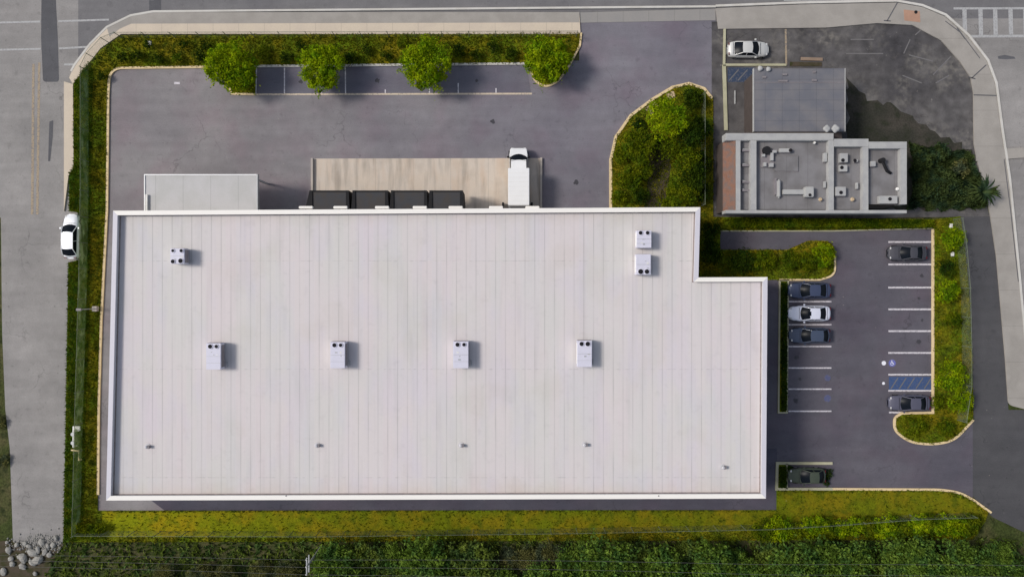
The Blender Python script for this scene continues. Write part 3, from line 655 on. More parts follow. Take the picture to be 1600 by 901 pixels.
# dock shelters
lbs = ['leftmost black dock shelter with a slanted left flap', 'second black dock shelter from the left', 'third black dock shelter from the left', 'rightmost black dock shelter nearest the box truck']
for i, (a, c) in enumerate(((484, 545), (551, 606), (611, 667), (671, 723))):
    zt = 4.3; yN = P(0, 298, zt)[1]; yS = wallN(500) + 0.08
    xa, xc = P(a, 0, zt)[0], P(c, 0, zt)[0]
    t = empty('dock_shelter', ((xa + xc) / 2, yS, 0), 0, lbs[i], 'dock shelter', 'black shelters over the loading docks')
    lo = 0.55 if i == 0 else 0.15
    ht = 0.55
    fr = MB().add([(xa + 0.3, yS, zt - .2), (xc - 0.3, yS, zt - .2), (xc - 0.3, yN, zt - 0.12), (xa + 0.3, yN, zt - 0.12), (xa + 0.3, yS, zt - .05), (xc - 0.3, yS, zt - .05), (xc - 0.3, yN, zt), (xa + 0.3, yN, zt)],
                  [(0, 3, 2, 1), (4, 5, 6, 7), (0, 1, 5, 4), (1, 2, 6, 5), (2, 3, 7, 6), (3, 0, 4, 7)])
    under(fr, 'hood', M['awn'], t)
    for sx, xx, ll in ((-1, xa, lo), (1, xc, 0.12)):
        w0 = 0.3
        x0_, x1_ = (xx, xx + w0) if sx < 0 else (xx - w0, xx)
        pts = [(x0_ - (ll if sx < 0 else 0), yS), (x1_ + (ll if sx > 0 else 0), yS), (x1_, yN + 0.03), (x0_, yN + 0.03)]
        under(MB().prism(pts, 0.9, zt + 0.10), 'side_flap', M['black'], t)
    under(MB().box(xa + 0.3, xc - 0.3, yN - 0.15, yN + 0.03, zt - 0.7, zt + 0.03), 'head_curtain', M['black'], t)
    for x in (xa + 0.45, xc - 0.45): under(MB().box(x - .12, x + .12, yS, yS + .35, 0.9, 1.4), 'bumper', M['black'], t)
# dark dock pieces either side of the truck bed
for px, lb in ((786, 'upright black rubber dock post left of the box truck'), (831, 'upright black rubber dock post right of the box truck')):
    x = P(px, 0, 1)[0]
    t = MB().box(x - 0.12, x + 0.12, wallN(0) + 0.1, wallN(0) + 1.5, 0, 1.1).build('dock_bumper', M['black'], bevel=0.03); tag(t, lb, 'dock bumper')

# ============================================================ ROOFTOP UNITS
def unit(x0, x1, y0, y1, h, fans, label, zr=6.90, side='E', group='air conditioning units on the warehouse roof', cab='unit', fr=0.22):
    """pixel box of the top face at height zr+h"""
    zt = zr + h
    (ax, ay), (bx, by) = P(x0, y1, zt), P(x1, y0, zt)
    cx, cy = (ax + bx) / 2, (ay + by) / 2; W, Lg = (bx - ax) / 2, (by - ay) / 2
    t = empty('rooftop_unit', (cx, cy, zr), 0, label, 'air conditioner', group)
    MB().box(-W + .08, W - .08, -Lg + .08, Lg - .08, 0.0, 0.22).build('base_rail', M['unitside'], t)
    MB().box(-W, W, -Lg, Lg, 0.22, h).build('cabinet', M[cab], t, bevel=0.03)
    MB().box(W - .005, W + .03, -Lg * .85, Lg * .85, 0.35, h - .15).build('louvre_panel', M['unitside'], t)
    MB().box(-W * 0.9, W * 0.9, Lg - .005, Lg + .03, 0.35, h - .15).build('louvre_panel', M['unitside'], t)
    MB().box(-W - .02, -W + .005, -Lg * .8, Lg * .8, 0.35, h - .2).build('access_panel', M['white'], t)
    b = MB(); b.box(-W * .96, W * .96, -0.015, 0.015, h, h + .02); b.box(-W * .96, W * .96, -Lg * .5 - .012, -Lg * .5 + .012, h, h + .018)
    b.build('lid_seam', M['steel'], t)
    for fx, fy, sc in fans:
        X, Y = fx * W, fy * Lg
        r = fr * sc
        ring = MB(); ring.cyl(X, Y, h, h + .07, r + .05, 16).build('fan_ring', M[cab], t)
        MB().cyl(X, Y, h + .05, h + .08, r, 16).build('fan', M['fan'], t)
    rs = random.Random(int(x0))
    for q in range(3):
        X = rs.uniform(-W * .7, W * .5); Y = rs.uniform(-Lg * .8, Lg * .3); MB().box(X, X + rs.uniform(.1, .3), Y, Y + rs.uniform(.05, .2), h + .001, h + .012).build('top_plate', M['steel' if q else 'whitew'], t)
    # duct stub and conduit at the back
    MB().tube([(W + .02, -Lg * .5, 0.1), (W + .25, -Lg * .5, 0.1), (W + .25, -Lg * .9, 0.1)], 0.04).build('conduit', M['steel'], t)
    return t
F2 = [(-.42, .76, 1.0), (.42, .76, .85)]
unit(322, 345, 536, 577, 1.25, F2, 'first roof unit from the left in the middle row')
unit(516, 539, 534, 575, 1.25, F2, 'second roof unit from the left in the middle row')
unit(708, 732, 533, 575, 1.25, F2, 'third roof unit from the left in the middle row')
unit(902, 925, 532, 573, 1.25, [(-.42, .76, 1.0), (.42, .76, 1.1)], 'rightmost roof unit of the middle row')
unit(266, 288, 388, 412, 1.3, [(-.6, .7, .7), (.6, .7, .8), (-.6, -.7, .95), (.5, -.62, 1.1)], 'small square roof unit with four fans at the top left')
unit(995, 1018, 360, 387, 1.25, [(-.5, .72, .9), (.45, .72, .9)], 'upper of the two roof units paired at the top right', )
unit(994, 1017, 397, 429, 1.25, [(-.4, -.7, 1.2), (.45, -.7, 1.1)], 'lower of the two roof units paired at the top right')
vb = ['leftmost small roof vent above the bottom parapet', 'second small roof vent from the left', 'third small roof vent from the left', 'fourth small roof vent from the left', 'rightmost small roof vent standing lower than the rest']
for i, (px, py) in enumerate(((230, 697), (495, 695), (720, 695), (913, 694), (1129, 729))):
    x, y = P(px, py, 7.0)
    t = empty('roof_vent', (x, y, 6.90), 0, vb[i], 'vent', 'small vents on the warehouse roof')
    MB().cyl(0, 0, 0, 0.05, 0.3, 12).build('flashing', M['parapet'], t)
    MB().cyl(0, 0, 0.0, 0.42, 0.13, 10).build('pipe', M['steel'], t)
    MB().cyl(0, 0, 0.40, 0.48, 0.17, 12, 0.10).build('cap', M['parapet'], t)
    MB().box(0.10, 0.34, -0.18, 0.12, 0.05, 0.40).build('outlet', M['unitside'], t)
# roof drains by the parapet
for px, lb in ((447, 'small dark roof pipe cap on the bottom parapet left of centre'), (1029, 'small dark roof pipe cap on the bottom parapet right of centre')):
    x, y = P(px, 774, HT)
    MB().cyl(x, y, HT, HT + .04, .07, 10).build('pipe_cap', M['unitside'], bld)

# ============================================================ NEIGHBOUR BUILDINGS
gz = 4.0
g = empty('grey_roofed_building', (*P(1249, 156), 0), 0, 'small building with a grey panelled roof in the neighbouring yard', 'building')
a0 = P(1178, 206, gz); a1 = P(1320, 107, gz)
under(MB().box(a0[0] + .25, a1[0] - .25, a0[1] - 3.2, a1[1] - .25, 0, gz - .15), 'wall', M['dwall'], g)  # dark box: shade beneath the open-sided roof put into a wall colour
under(MB().box(a0[0], a1[0], a0[1] + .02, a1[1], gz - .15, gz), 'roof', M['ngrey'], g)
under(MB().box(a0[0] - .06, a0[0] + .02, a0[1] + .02, a1[1], gz - .3, gz + .05), 'fascia', M['nwhite'], g)
under(MB().box(a1[0] - .02, a1[0] + .06, a0[1] + .02, a1[1], gz - .3, gz + .05), 'fascia', M['nwhite'], g)
yl = P(0, 129, gz)[1]
under(MB().box(a0[0] + .03, a1[0] - .03, yl - .04, yl + .04, gz, gz + .03), 'roof_joint', M['unitside'], g)
for px, py, w_ in ((1223, 127, .5), (1272, 126, .25), (1194, 121, .2), (1272, 113, .15), (1226, 117, .25)):
    x, y = P(px, py, gz); under(MB().box(x - w_ / 1, x + w_ / 1, y - .1, y + .1, gz + .002, gz + .14), 'roof_vent', M['unitside'], g)
x, y = P(1265, 60, gz)
# parapeted shop
sz = 5.0
s = empty('flat_roofed_shop', (*P(1275, 270), 0), 0, 'flat roofed shop with pale parapets and a terracotta strip in the neighbouring yard', 'building')
def pb(x0, x1, y0, y1, z0, z1, name, m, zp=sz, bevel=0):
    a, c = P(x0, y1, zp), P(x1, y0, zp); return under(MB().box(a[0], c[0], a[1], c[1], z0, z1), name, M[m], s, bevel=bevel)
for (x0, x1, y0, y1) in ((1140, 1299, 214, 327), (1299, 1353, 224, 327), (1353, 1413, 229, 318)): pb(x0, x1, y0, y1, 0, 4.2, 'wall', 'dwall')
for (x0, x1, y0, y1) in ((1154, 1297, 219, 326), (1299.5, 1351, 229, 326), (1354, 1411, 232, 318)): pb(x0, x1, y0, y1, 4.203, 4.35, 'roof', 'nroof')
pb(1134, 1303, 208, 219.5, 3.6, sz, 'parapet', 'nwhite', bevel=.05)
pb(1303.3, 1357, 217, 229, 3.6, sz, 'parapet', 'nwhite')
pb(1357.3, 1417, 221.5, 232, 3.6, sz - .01, 'parapet', 'nwhite')
for x0, x1, yb_ in ((1150, 1157, 328), (1173, 1182, 328), (1295, 1303, 328)): pb(x0, x1, 219.7, yb_, 3.6, sz - .02, 'parapet', 'nwhite')
pb(1348.5, 1357, 229.2, 328, 3.6, sz - .02, 'parapet', 'nwhite'); pb(1407.5, 1417, 232.2, 319, 3.6, sz - .02, 'parapet', 'nwhite')
pb(1134, 1417, 328.2, 333, 3.6, sz - .03, 'parapet', 'nwhite')
# terracotta mansard: sloped strip
a, c = P(1136, 328, sz), P(1149.7, 219.7, sz)
under(MB().add([(a[0] - .1, a[1], 3.9), (c[0], a[1], 4.9), (c[0], c[1], 4.9), (a[0] - .1, c[1], 3.9), (a[0] - .1, a[1], 3.7), (c[0], a[1], 3.7), (c[0], c[1], 3.7), (a[0] - .1, c[1], 3.7)],
      [(0, 1, 2, 3), (4, 7, 6, 5), (0, 4, 5, 1), (2, 6, 7, 3), (0, 3, 7, 4), (1, 5, 6, 2)]), 'tiled_eave', M['terra'], s)
# roof plant on the shop: each piece is a thing
zr = 4.35
def rooft(name, label, cat, px, py): return empty(name, (*P(px, py, zr), zr), 0, label, cat, 'equipment on the shop roof')
t = rooft('duct', 'long white duct shaped like a key on the shop roof', 'duct', 1240, 301)
k = S * (D - 4.8) / D
MB().box(-19 * k, 20 * k, -3.5 * k, 4 * k, .1, .5).build('duct_run', M['nwhite'], t, bevel=.03)
MB().box(14 * k, 28 * k, -8 * k, 8 * k, .0, .75).build('fan_box', M['nwhite'], t, bevel=.08)
MB().cyl(21 * k, -5 * k, .75, .8, .16, 12).build('fan', M['fan'], t)
MB().box(-28 * k, -22 * k, -9 * k, 20 * k, .0, .5).build('end_plenum', M['nwhite'], t, bevel=.15)
MB().box(-31 * k, -28.2 * k, -4 * k, 22 * k, .0, .3).build('curb', M['unitside'], t)
t = rooft('exhaust_fan', 'dark square exhaust hatch with four pale blocks on the shop roof', 'roof hatch', 1199, 248)
MB().box(-11 * k, 10 * k, -14 * k, 14 * k, 0, .15).build('base', M['unitside'], t)
MB().cyl(-3 * k, 12 * k, .1, .5, .45, 14).build('drum', M['black'], t)
for x, y, a_, b_ in ((-8, 4, 2, 2), (5, 2, 2, 6), (-6, -10, 2, 3), (4, -11, 3, 3), (9, 10, 3, 2)): MB().box((x - a_) * k, (x + a_) * k, (y - b_) * k, (y + b_) * k, .15, .5).build('block', M['nwhite'], t)
for nm, lb, px, py, a_, b_, hh, fan in (
    ('air_vent', 'pale box vent with a dark opening near the top of the shop roof', 1225, 236, 9, 3, .4, (8, 0)),
    ('air_vent', 'flat grey hatch in the centre of the shop roof', 1228, 256, 19, 12, .12, None),
    ('air_vent', 'slim upright box vent left of the second parapet', 1287, 247, 2.5, 7, .5, None),
    ('air_vent', 'pale square fan box at the upper left of the middle roof bay', 1315, 248, 6, 7, .6, (-2, -4)),
    ('air_vent', 'pale fan box just under the upper one in the middle roof bay', 1315, 264, 6, 5, .5, (-3, 1)),
    ('air_vent', 'tiny dark topped vent in the middle roof bay', 1335, 252, 3, 2, .4, (-2, 0)),
    ('air_vent', 'pale fan box low in the middle roof bay', 1310, 300, 8, 7, .6, (0, -2)),
    ('air_vent', 'thin upright vent at the lower right of the middle roof bay', 1337, 291, 1.5, 5, .4, None),
    ('air_vent', 'thin upright vent low in the large roof bay', 1287, 289, 1.5, 5, .4, None),
    ('air_vent', 'pale block against the parapet of the right roof bay', 1361, 257, 4, 4, .5, None),
    ('air_vent', 'pale twin fan box at the bottom of the right roof bay', 1384, 313, 14, 6, .6, (2, 1))):
    t = rooft(nm, lb, 'vent', px, py)
    MB().box(-a_ * k, a_ * k, -b_ * k, b_ * k, .03, hh).build('casing', M['nwhite' if hh > .2 else 'nroof'], t, bevel=.03)
    MB().box(-a_ * k * .8, a_ * k * 1.0, -b_ * k - .06, -b_ * k + .02, 0, hh * .5).build('base', M['unitside'], t)
    if fan: MB().cyl(fan[0] * k, fan[1] * k, hh, hh + .03, .2, 12).build('fan', M['fan'], t)
for px, py, lb, r_ in ((1280, 312, 'pinkish roof cowl at the bottom of the large roof bay', .22), (1330, 312, 'pinkish roof cowl at the bottom of the middle roof bay', .24), (1400, 296, 'white domed cowl in the right roof bay', .2), (1271, 224, 'small white cowl by the top parapet', .15)):
    t = rooft('roof_cowl', lb, 'cowl', px, py)
    MB().cyl(0, 0, 0, .3, r_ * .7, 12).build('pipe', M['steel'], t)
    MB().cyl(0, 0, .3, .45, r_, 14, r_ * .6).build('cap', M['whitew' if 'white' in lb else 'sand'], t)
t = rooft('satellite_dish', 'black bent exhaust pipe in the right roof bay', 'exhaust pipe', 1378, 258)
t.name = 'exhaust_pipe'
MB().tube([(-.2, .4, .0), (-.2, .3, .5), (0, -.1, .5), (.4, -.7, .3), (.9, -.9, .1)], .17, 8).build('pipe', M['black'], t, smooth=True)
MB().cyl(-.2, .45, 0, .7, .26, 12).build('drum', M['black'], t)
for i, (px, py, lb) in enumerate(((1165, 236, 'upper pipe bundle in the narrow roof gutter'), (1165, 259, 'middle pipe bundle in the narrow roof gutter'), (1165, 285, 'lower pipe bundle in the narrow roof gutter'), (1165, 298, 'bright lowest pipe bundle in the narrow roof gutter'))):
    t = rooft('pipe_bundle', lb, 'pipes', px, py)
    MB().box(-7 * k, 7 * k, -1.5 * k, 1.5 * k, 0, .3).build('tray', M['unitside'], t)
    MB().tube([(-6 * k, 2.5 * k, .2), (6 * k, (1 - i) * 1.2 * k, .2)], .08).build('pipe', M['nwhite'], t)
# bits in the neighbour yard
tag(MB().prism(fil([(1251, 90), (1285, 91), (1285, 96), (1251, 95)]), 0, .15).build('timber_beam', M['tan'], bevel=.02), 'tan timber beam lying in the neighbouring yard', 'beam')
tag(MB().prism(fil([(1234, 97), (1284, 98), (1284, 104), (1234, 104)]), 0, .08).build('timber_pallet', M['dirt'], bevel=.02), 'dark brown boards lying below the tan beam', 'boards')
for x0, x1, y0, y1, lb in ((1164, 1168, 152, 203, 'longer white plank beside the grey roofed building'), (1171, 1174.5, 151, 170, 'shorter white plank beside the grey roofed building'), (1147, 1149, 142, 163, 'thin grey rail lying in the dark bay')):
    a, c = P(x0, y1), P(x1, y0)
    tag(MB().box(a[0], c[0], a[1], c[1], .01, .13).build('plank', M['nwhite'], bevel=.02), lb, 'plank')
for px, py, lb, sc in ((1188, 107, 'left white bundle at the top edge of the grey roof', .3), (1201, 108, 'right white bundle at the top edge of the grey roof', .28), (1286, 204, 'left white sandbag on the seam of the two roofs', .36), (1300, 204, 'right white sandbag on the seam of the two roofs', .42)):
    x, y = P(px, py, 4.2)
    bm = bmesh.new(); bmesh.ops.create_icosphere(bm, subdivisions=3, radius=sc)
    for v in bm.verts: v.co.z *= .6; v.co *= 1 + .15 * math.sin(v.co.x * 9 + px) * math.cos(v.co.y * 8)
    me = bpy.data.meshes.new('sandbag'); bm.to_mesh(me); bm.free(); me.materials.append(M['nwhite'])
    o = bpy.data.objects.new('sandbag', me); C.objects.link(o); o.location = (x, y, 4.15 if py < 150 else 5.1); tag(o, lb, 'bag')

# ============================================================ CARS
def lerp(a, b, t): return a + (b - a) * t
def tabl(tb, x):
    for (x0, v0), (x1, v1) in zip(tb, tb[1:]):
        if x <= x1: return lerp(v0, v1, max(0, (x - x0) / (x1 - x0)))
    return tb[-1][1]
def make_car(px, py, heading, paint, label, L_=4.75, Wd=1.84, sunroof=False, hatch=False, group=None, wide_rear=None):
    """front along +x of the root"""
    x, y = P(px, py, 0.8)
    t = empty('parked_car', (x, y, 0.0), heading, label, 'car', group)
    h = L_ / 2; w2 = Wd / 2; mp = M[paint]
    W = [(-h, .50), (-h + .10, .74), (-h + .35, .90), (-h + .9, .985), (0, 1.0), (h - 1.2, .98), (h - .65, .92), (h - .32, .80), (h - .1, .62), (h, .40)]
    top = [(-h, .62), (-h + .08, .88), (-h + .4, .98), (-h + 1.0, 1.0), (0, .96), (h - 1.3, .94), (h - .6, .82), (h - .12, .66), (h, .52)]
    b = MB(); xs = [-h + L_ * q / 34 for q in range(35)]; NR = 14; rings = []
    for xx in xs:
        ww = tabl(W, xx) * w2; tt = tabl(top, xx)
        prof = [(-.80, .22), (-.97, .30), (-1.0, .48), (-.99, .66), (-.93, .80), (-.80, .93), (-.45, .985), (0, 1.0)]
        ring = []
        for (fy, fz) in prof: ring.append((xx, fy * ww, .2 + (fz - .22) / .78 * (tt - .2)))
        ring += [(xx, -p[1], p[2]) for p in ring[-2::-1]]
        rings.append(ring)
    m_ = len(rings[0])
    vs_ = [v for R in rings for v in R]; fs = []
    for q in range(len(rings) - 1):
        for j in range(m_ - 1): fs.append((q * m_ + j, q * m_ + j + 1, (q + 1) * m_ + j + 1, (q + 1) * m_ + j))
        fs.append((q * m_ + m_ - 1, q * m_, (q + 1) * m_, (q + 1) * m_ + m_ - 1))
    fs.append(tuple(range(m_))); fs.append(tuple((len(rings) - 1) * m_ + j for j in range(m_))[::-1])
    o = b.add(vs_, fs).build('body', mp, t, smooth=True)
    # greenhouse
    wb, rf, rr, rb = h - 1.22, h - 2.12, -h + (1.05 if hatch else 1.5), -h + (.30 if hatch else .62)   # windscreen base, roof front, roof rear, rear base
    zb, zr_ = .93, 1.43
    hb, hr = w2 * .90, w2 * .66
    def quad(pts, name, m, th=.02): return MB().add(pts, [(0, 1, 2, 3)]).build(name, m, t)
    N_ = 6
    def curved(x0, x1, hb0, hb1, z0, z1, name, m, bow0, bow1):
        b = MB(); vs_ = []
        for r_ in range(5):
            tt = r_ / 4
            for c_ in range(N_ + 1):
                u = c_ / N_ * 2 - 1
                X = lerp(x0, x1, tt) - lerp(bow0, bow1, tt) * (u * u); vs_.append((X, u * lerp(hb0, hb1, tt), lerp(z0, z1, tt) + .03 * math.sin(math.pi * tt) + .035 * (1 - u * u) * tt))
        fs = [(r_ * (N_ + 1) + c_, r_ * (N_ + 1) + c_ + 1, (r_ + 1) * (N_ + 1) + c_ + 1, (r_ + 1) * (N_ + 1) + c_) for r_ in range(4) for c_ in range(N_)]
        return b.add(vs_, fs).build(name, m, t, smooth=True)
    curved(wb, rf, hb * .95, hr, zb - .01, zr_, 'windscreen', M['glass'], .26, .10)
    curved(rb, rr, hb * .90, hr * .97, zb + .03, zr_ - .01, 'rear_window', M['glass'], -.16, -.06)
    # roof panel with crown
    b = MB(); vs_ = []; NX = 8
    for a_ in range(NX + 1):
        tt = a_ / NX; X = lerp(rr, rf, tt)
        for c_ in range(N_ + 1):
            u = c_ / N_ * 2 - 1
            vs_.append((X - (.10 * u * u if a_ == NX else (-.06 * u * u if a_ == 0 else 0)), u * hr * (1.0 - .03 * (1 - tt)), zr_ + .035 * (1 - u * u) + .035 * math.sin(math.pi * tt)))
    b.add(vs_, [(a_ * (N_ + 1) + c_, a_ * (N_ + 1) + c_ + 1, (a_ + 1) * (N_ + 1) + c_ + 1, (a_ + 1) * (N_ + 1) + c_) for a_ in range(NX) for c_ in range(N_)])
    r_ = b.build('roof', mp, t, smooth=True)
    if sunroof: MB().box(.18, .52, -.24, .24, zr_ + .045, zr_ + .085).build('sunroof', M['glass'], r_)
    for sg in (-1, 1):
        b = MB().add([(wb - .24, sg * hb * .95, zb - .01), (rb + .1, sg * hb * .90, zb + .02), (rr + .05, sg * hr * .97, zr_), (rf - .10, sg * hr, zr_)], [(0, 1, 2, 3)])
        b.build('side_window', M['glass'], t)
        b = MB()
        b.tube([(wb - .22, sg * hb * .96, zb), (rf - .10, sg * hr * 1.01, zr_ + .01), (rr + .04, sg * hr * 1.0, zr_ + .01), (rb + .12, sg * hb * .92, zb + .02)], .045, 6)
        b.tube([(lerp(wb, rb, .52), sg * hb * .95, zb), (lerp(rf, rr, .55), sg * hr * 1.01, zr_)], .035, 5)
        b.build('pillar_trim', mp, t)
        MB().box(wb - .55, wb - .35, sg * w2 * 1.0 - .02 + (0 if sg > 0 else -.16), sg * w2 + (.18 if sg > 0 else .02), .88, 1.02).build('mirror', mp, t, bevel=.03)
        MB().box(h - .36, h - .20, sg * w2 * .60 - .13, sg * w2 * .60 + .13, .62, .71).build('headlight', M['lamp'], t, bevel=.03)
        MB().box(-h + .05, -h + .18, sg * w2 * .58 - .16, sg * w2 * .58 + .16, .72, .87).build('tail_light', M['red'], t, bevel=.03)
        for wx in (h - .92, -h + .98):
            wh = MB(); n = 20
            vs_ = []; yo = sg * (w2 - .02); yi = sg * (w2 - .24)
            for yy in (yi, yo):
                for q in range(n): vs_.append((wx + .33 * math.cos(2 * math.pi * q / n), yy, .33 + .33 * math.sin(2 * math.pi * q / n)))
            wh.add(vs_, [(q, (q + 1) % n, n + (q + 1) % n, n + q) for q in range(n)] + [tuple(range(n)), tuple(range(n, 2 * n))[::-1]])
            ty = wh.build('wheel', M['black'], t)
            vs_ = [(wx + .2 * math.cos(2 * math.pi * q / 12), yo + sg * .012, .33 + .2 * math.sin(2 * math.pi * q / 12)) for q in range(12)]
            MB().add(vs_, [tuple(range(12))]).build('rim', M['rimm'], ty)
    MB().box(-h - .01, -h + .03, -.26, .26, .5, .62).build('number_plate', M['lamp'], t)
    # shut lines on bonnet and boot
    b = MB(); b.box(wb + .10, wb + .13, -hb * .8, hb * .8, .935, .955); b.box(rb - .1, rb - .07, -hb * .8, hb * .8, 1.0, 1.012)
    b.build('panel_gap', M['black'], t)
    return t
PI = math.pi
make_car(1266, 453.5, PI, 'c_navy', 'navy blue saloon, topmost of the three cars by the thin hedge bed', L_=4.9, Wd=1.9)
make_car(1266, 489.5, PI, 'c_white', 'white saloon with a small dark roof hatch between two dark cars', sunroof=True, L_=4.85)
make_car(1266, 524, PI, 'c_black', 'blue black car, lowest of the three cars by the thin hedge bed', hatch=True, L_=4.7)
make_car(1422, 629.5, PI, 'c_grey', 'slate grey saloon under the blue striped aisle', L_=4.85, Wd=1.88)
make_car(1419, 395, PI, 'c_dgrey', 'dull charcoal car in the top bay of the right row', L_=4.5)
make_car(1262, 743.5, PI, 'c_olive', 'olive green car in the lone bay at the bottom of the car park', L_=4.3, hatch=True)
make_car(1170, 76.5, 0, 'c_white2', 'cream white car parked in the neighbouring yard', L_=4.8, Wd=1.9)
make_car(110, 369, PI / 2, 'c_white3', 'white car parked against the left verge by the street', L_=5.2, Wd=1.95, hatch=True)

# box truck, front along +Y (up in the photograph)
tx = (P(794, 0, 3.5)[0] + P(827, 0, 3.5)[0]) / 2
yR = P(0, 320.5, 3.5)[1]; yB = P(0, 262.5, 3.5)[1]; yF = P(0, 230, 1.4)[1]
tr = empty('box_truck', (tx, yR, 0), 0, 'white box truck backed up to the loading dock', 'truck')
Lb = yB - yR; Lt = yF - yR; hw = 1.2
MB().box(-hw, hw, 0, Lb, 1.0, 3.5).build('cargo_box', M['white'], tr, bevel=.04)
b = MB(); 
for q in range(1, 8): b.box(-hw + .05, hw - .05, Lb * q / 8 - .01, Lb * q / 8 + .01, 3.5, 3.512)
b.build('roof_bows', M['whitew'], tr)
MB().box(-.5, .5, 0.2, Lt - .7, .5, .95).build('chassis', M['black'], tr)
MB().box(-1.05, 1.05, -.35, .02, .55, .75).build('rear_bumper', M['steel'], tr)
MB().box(-.95, .95, -.06, 0.0, 1.05, 3.3).build('roller_door', M['door'], tr)
# cab
cb = MB(); z0 = .55
secs = [(Lb + .12, 1.02, 2.55, .92), (Lb + 1.05, 1.03, 2.60, .90), (Lb + 1.2, 1.04, 2.55, .88)]
y1 = Lb + .12; y2 = Lb + 1.15; y3 = Lb + 1.85; y4 = Lt
cb.add([(-1.02, y1, z0), (1.02, y1, z0), (1.02, y1, 1.55), (-1.02, y1, 1.55), (-1.05, y3, z0), (1.05, y3, z0), (1.05, y3, 1.5), (-1.05, y3, 1.5),
        (-.98, y4 - .12, z0), (.98, y4 - .12, z0), (.95, y4 - .15, 1.22), (-.95, y4 - .15, 1.22), (-.8, y4, z0 + .1), (.8, y4, z0 + .1), (.78, y4 - .03, 1.05), (-.78, y4 - .03, 1.05)],
       [(0, 1, 2, 3), (0, 3, 7, 4), (1, 5, 6, 2), (4, 7, 11, 8), (5, 9, 10, 6), (7, 6, 10, 11), (8, 11, 15, 12), (9, 13, 14, 10), (11, 10, 14, 15), (12, 15, 14, 13), (2, 6, 7, 3)])
cb.build('cab', M['white'], tr, bevel=.05)
MB().add([(-.95, y1, 1.55), (.95, y1, 1.55), (.88, y1, 2.3), (-.88, y1, 2.3), (-.86, y2, 2.3), (.86, y2, 2.3)], [(0, 3, 2, 1), (3, 4, 5, 2)]).build('cab_roof', M['white'], tr)
vs_ = []
for r_ in range(5):
    tt = r_ / 4
    for c_ in range(9):
        u = c_ / 4 - 1; vs_.append((u * lerp(1.0, .86, tt), lerp(y3 + .1, y2, tt) - .38 * u * u * (1 - .6 * tt), lerp(1.5, 2.3, tt) + .04))
MB().add(vs_, [(r_ * 9 + c_, r_ * 9 + c_ + 1, (r_ + 1) * 9 + c_ + 1, (r_ + 1) * 9 + c_) for r_ in range(4) for c_ in range(8)]).build('windscreen', M['glass'], tr, smooth=True)
for sg in (-1, 1):
    MB().add([(sg * 1.0, y1 + .05, 1.55), (sg * 1.02, y3 - .3, 1.53), (sg * .87, y2, 2.3), (sg * .88, y1 + .05, 2.3)], [(0, 1, 2, 3)]).build('side_window', M['glass'], tr)
    MB().box(sg * 1.2 - .12, sg * 1.2 + .12, y3 - .35, y3 - .2, 1.4, 1.9).build('mirror', M['black'], tr, bevel=.03)
    MB().box(sg * .72 - .15, sg * .72 + .15, y4 - .1, y4 + .02, .8, .98).build('headlight', M['lamp'], tr, bevel=.02)
    for yy in (1.0, y3 + .25):
        b = MB(); n = 20; vs_ = []
        for xx in (sg * (hw - .35), sg * (hw - .05)):
            for q in range(n): vs_.append((xx, yy + .42 * math.cos(2 * math.pi * q / n), .42 + .42 * math.sin(2 * math.pi * q / n)))
        b.add(vs_, [(q, (q + 1) % n, n + (q + 1) % n, n + q) for q in range(n)] + [tuple(range(n)), tuple(range(n, 2 * n))[::-1]])
        wv = b.build('wheel', M['black'], tr)
        MB().add([(sg * (hw - .04), yy + .24 * math.cos(2 * math.pi * q / 12), .42 + .24 * math.sin(2 * math.pi * q / 12)) for q in range(12)], [tuple(range(12))]).build('rim', M['rimm'], wv)

# ============================================================ FENCES
def fence(pts, label, m='link', h=1.9, step=3.0, wire=True):
    w_ = [Vector(P(*p)) for p in pts]
    t = empty('chain_link_fence', (*w_[0], 0), 0, label, 'fence')
    b = MB(); uvs = []; dist = 0
    rail = MB(); posts = []
    for a, c in zip(w_, w_[1:]):
        L_ = (c - a).length
        b.add([(a.x, a.y, .1), (c.x, c.y, .1), (c.x, c.y, h), (a.x, a.y, h)], [(0, 1, 2, 3)])
        uvs += [(dist, 0), (dist + L_, 0), (dist + L_, h), (dist, h)]
        rail.tube([(a.x, a.y, h), (c.x, c.y, h)], .022, 5)
        nn = max(1, int(L_ / step))
        for q in range(nn): posts.append(a.lerp(c, q / nn))
        dist += L_
    posts.append(w_[-1])
    inv = Matrix.Translation(t.location).inverted()
    me = b.mesh('mesh_panel', M[m]); uvl = me.uv_layers.new(name='UVMap')
    for k, u in enumerate(uvs): uvl.data[k].uv = u
    o = bpy.data.objects.new('mesh_panel', me); C.objects.link(o); o.parent = t; o.matrix_parent_inverse = inv
    o = rail.build('top_rail', M['rail'], t); o.matrix_parent_inverse = inv
    pm = MB().cyl(0, 0, 0, h + .06, .04, 6).mesh('post', M['rail'])
    for p in posts[:98]:
        o = bpy.data.objects.new('post', pm); C.objects.link(o); o.parent = t; o.matrix_parent_inverse = inv; o.location = (p.x, p.y, .05)
    return t
fence([(140, 112), (140, 300), (138, 420), (134, 560), (131, 660), (127, 830)], 'green screened chain link fence along the left verge', 'linkg', h=1.8)
fence([(140, 112), (150, 92), (172, 68), (192, 60), (900, 58)], 'chain link fence behind the top pavement')
fence([(1095, 150), (1095, 322)], 'short fence on the right side of the entrance island')
fence([(1488, 343), (1494, 380), (1500, 450), (1502, 540), (1502, 600), (1494, 655)], 'chain link fence in the bed right of the car park')
fence([(130, 828), (500, 829), (900, 824), (1200, 818), (1300, 812), (1420, 803), (1510, 800)], 'chain link fence along the bottom verge')

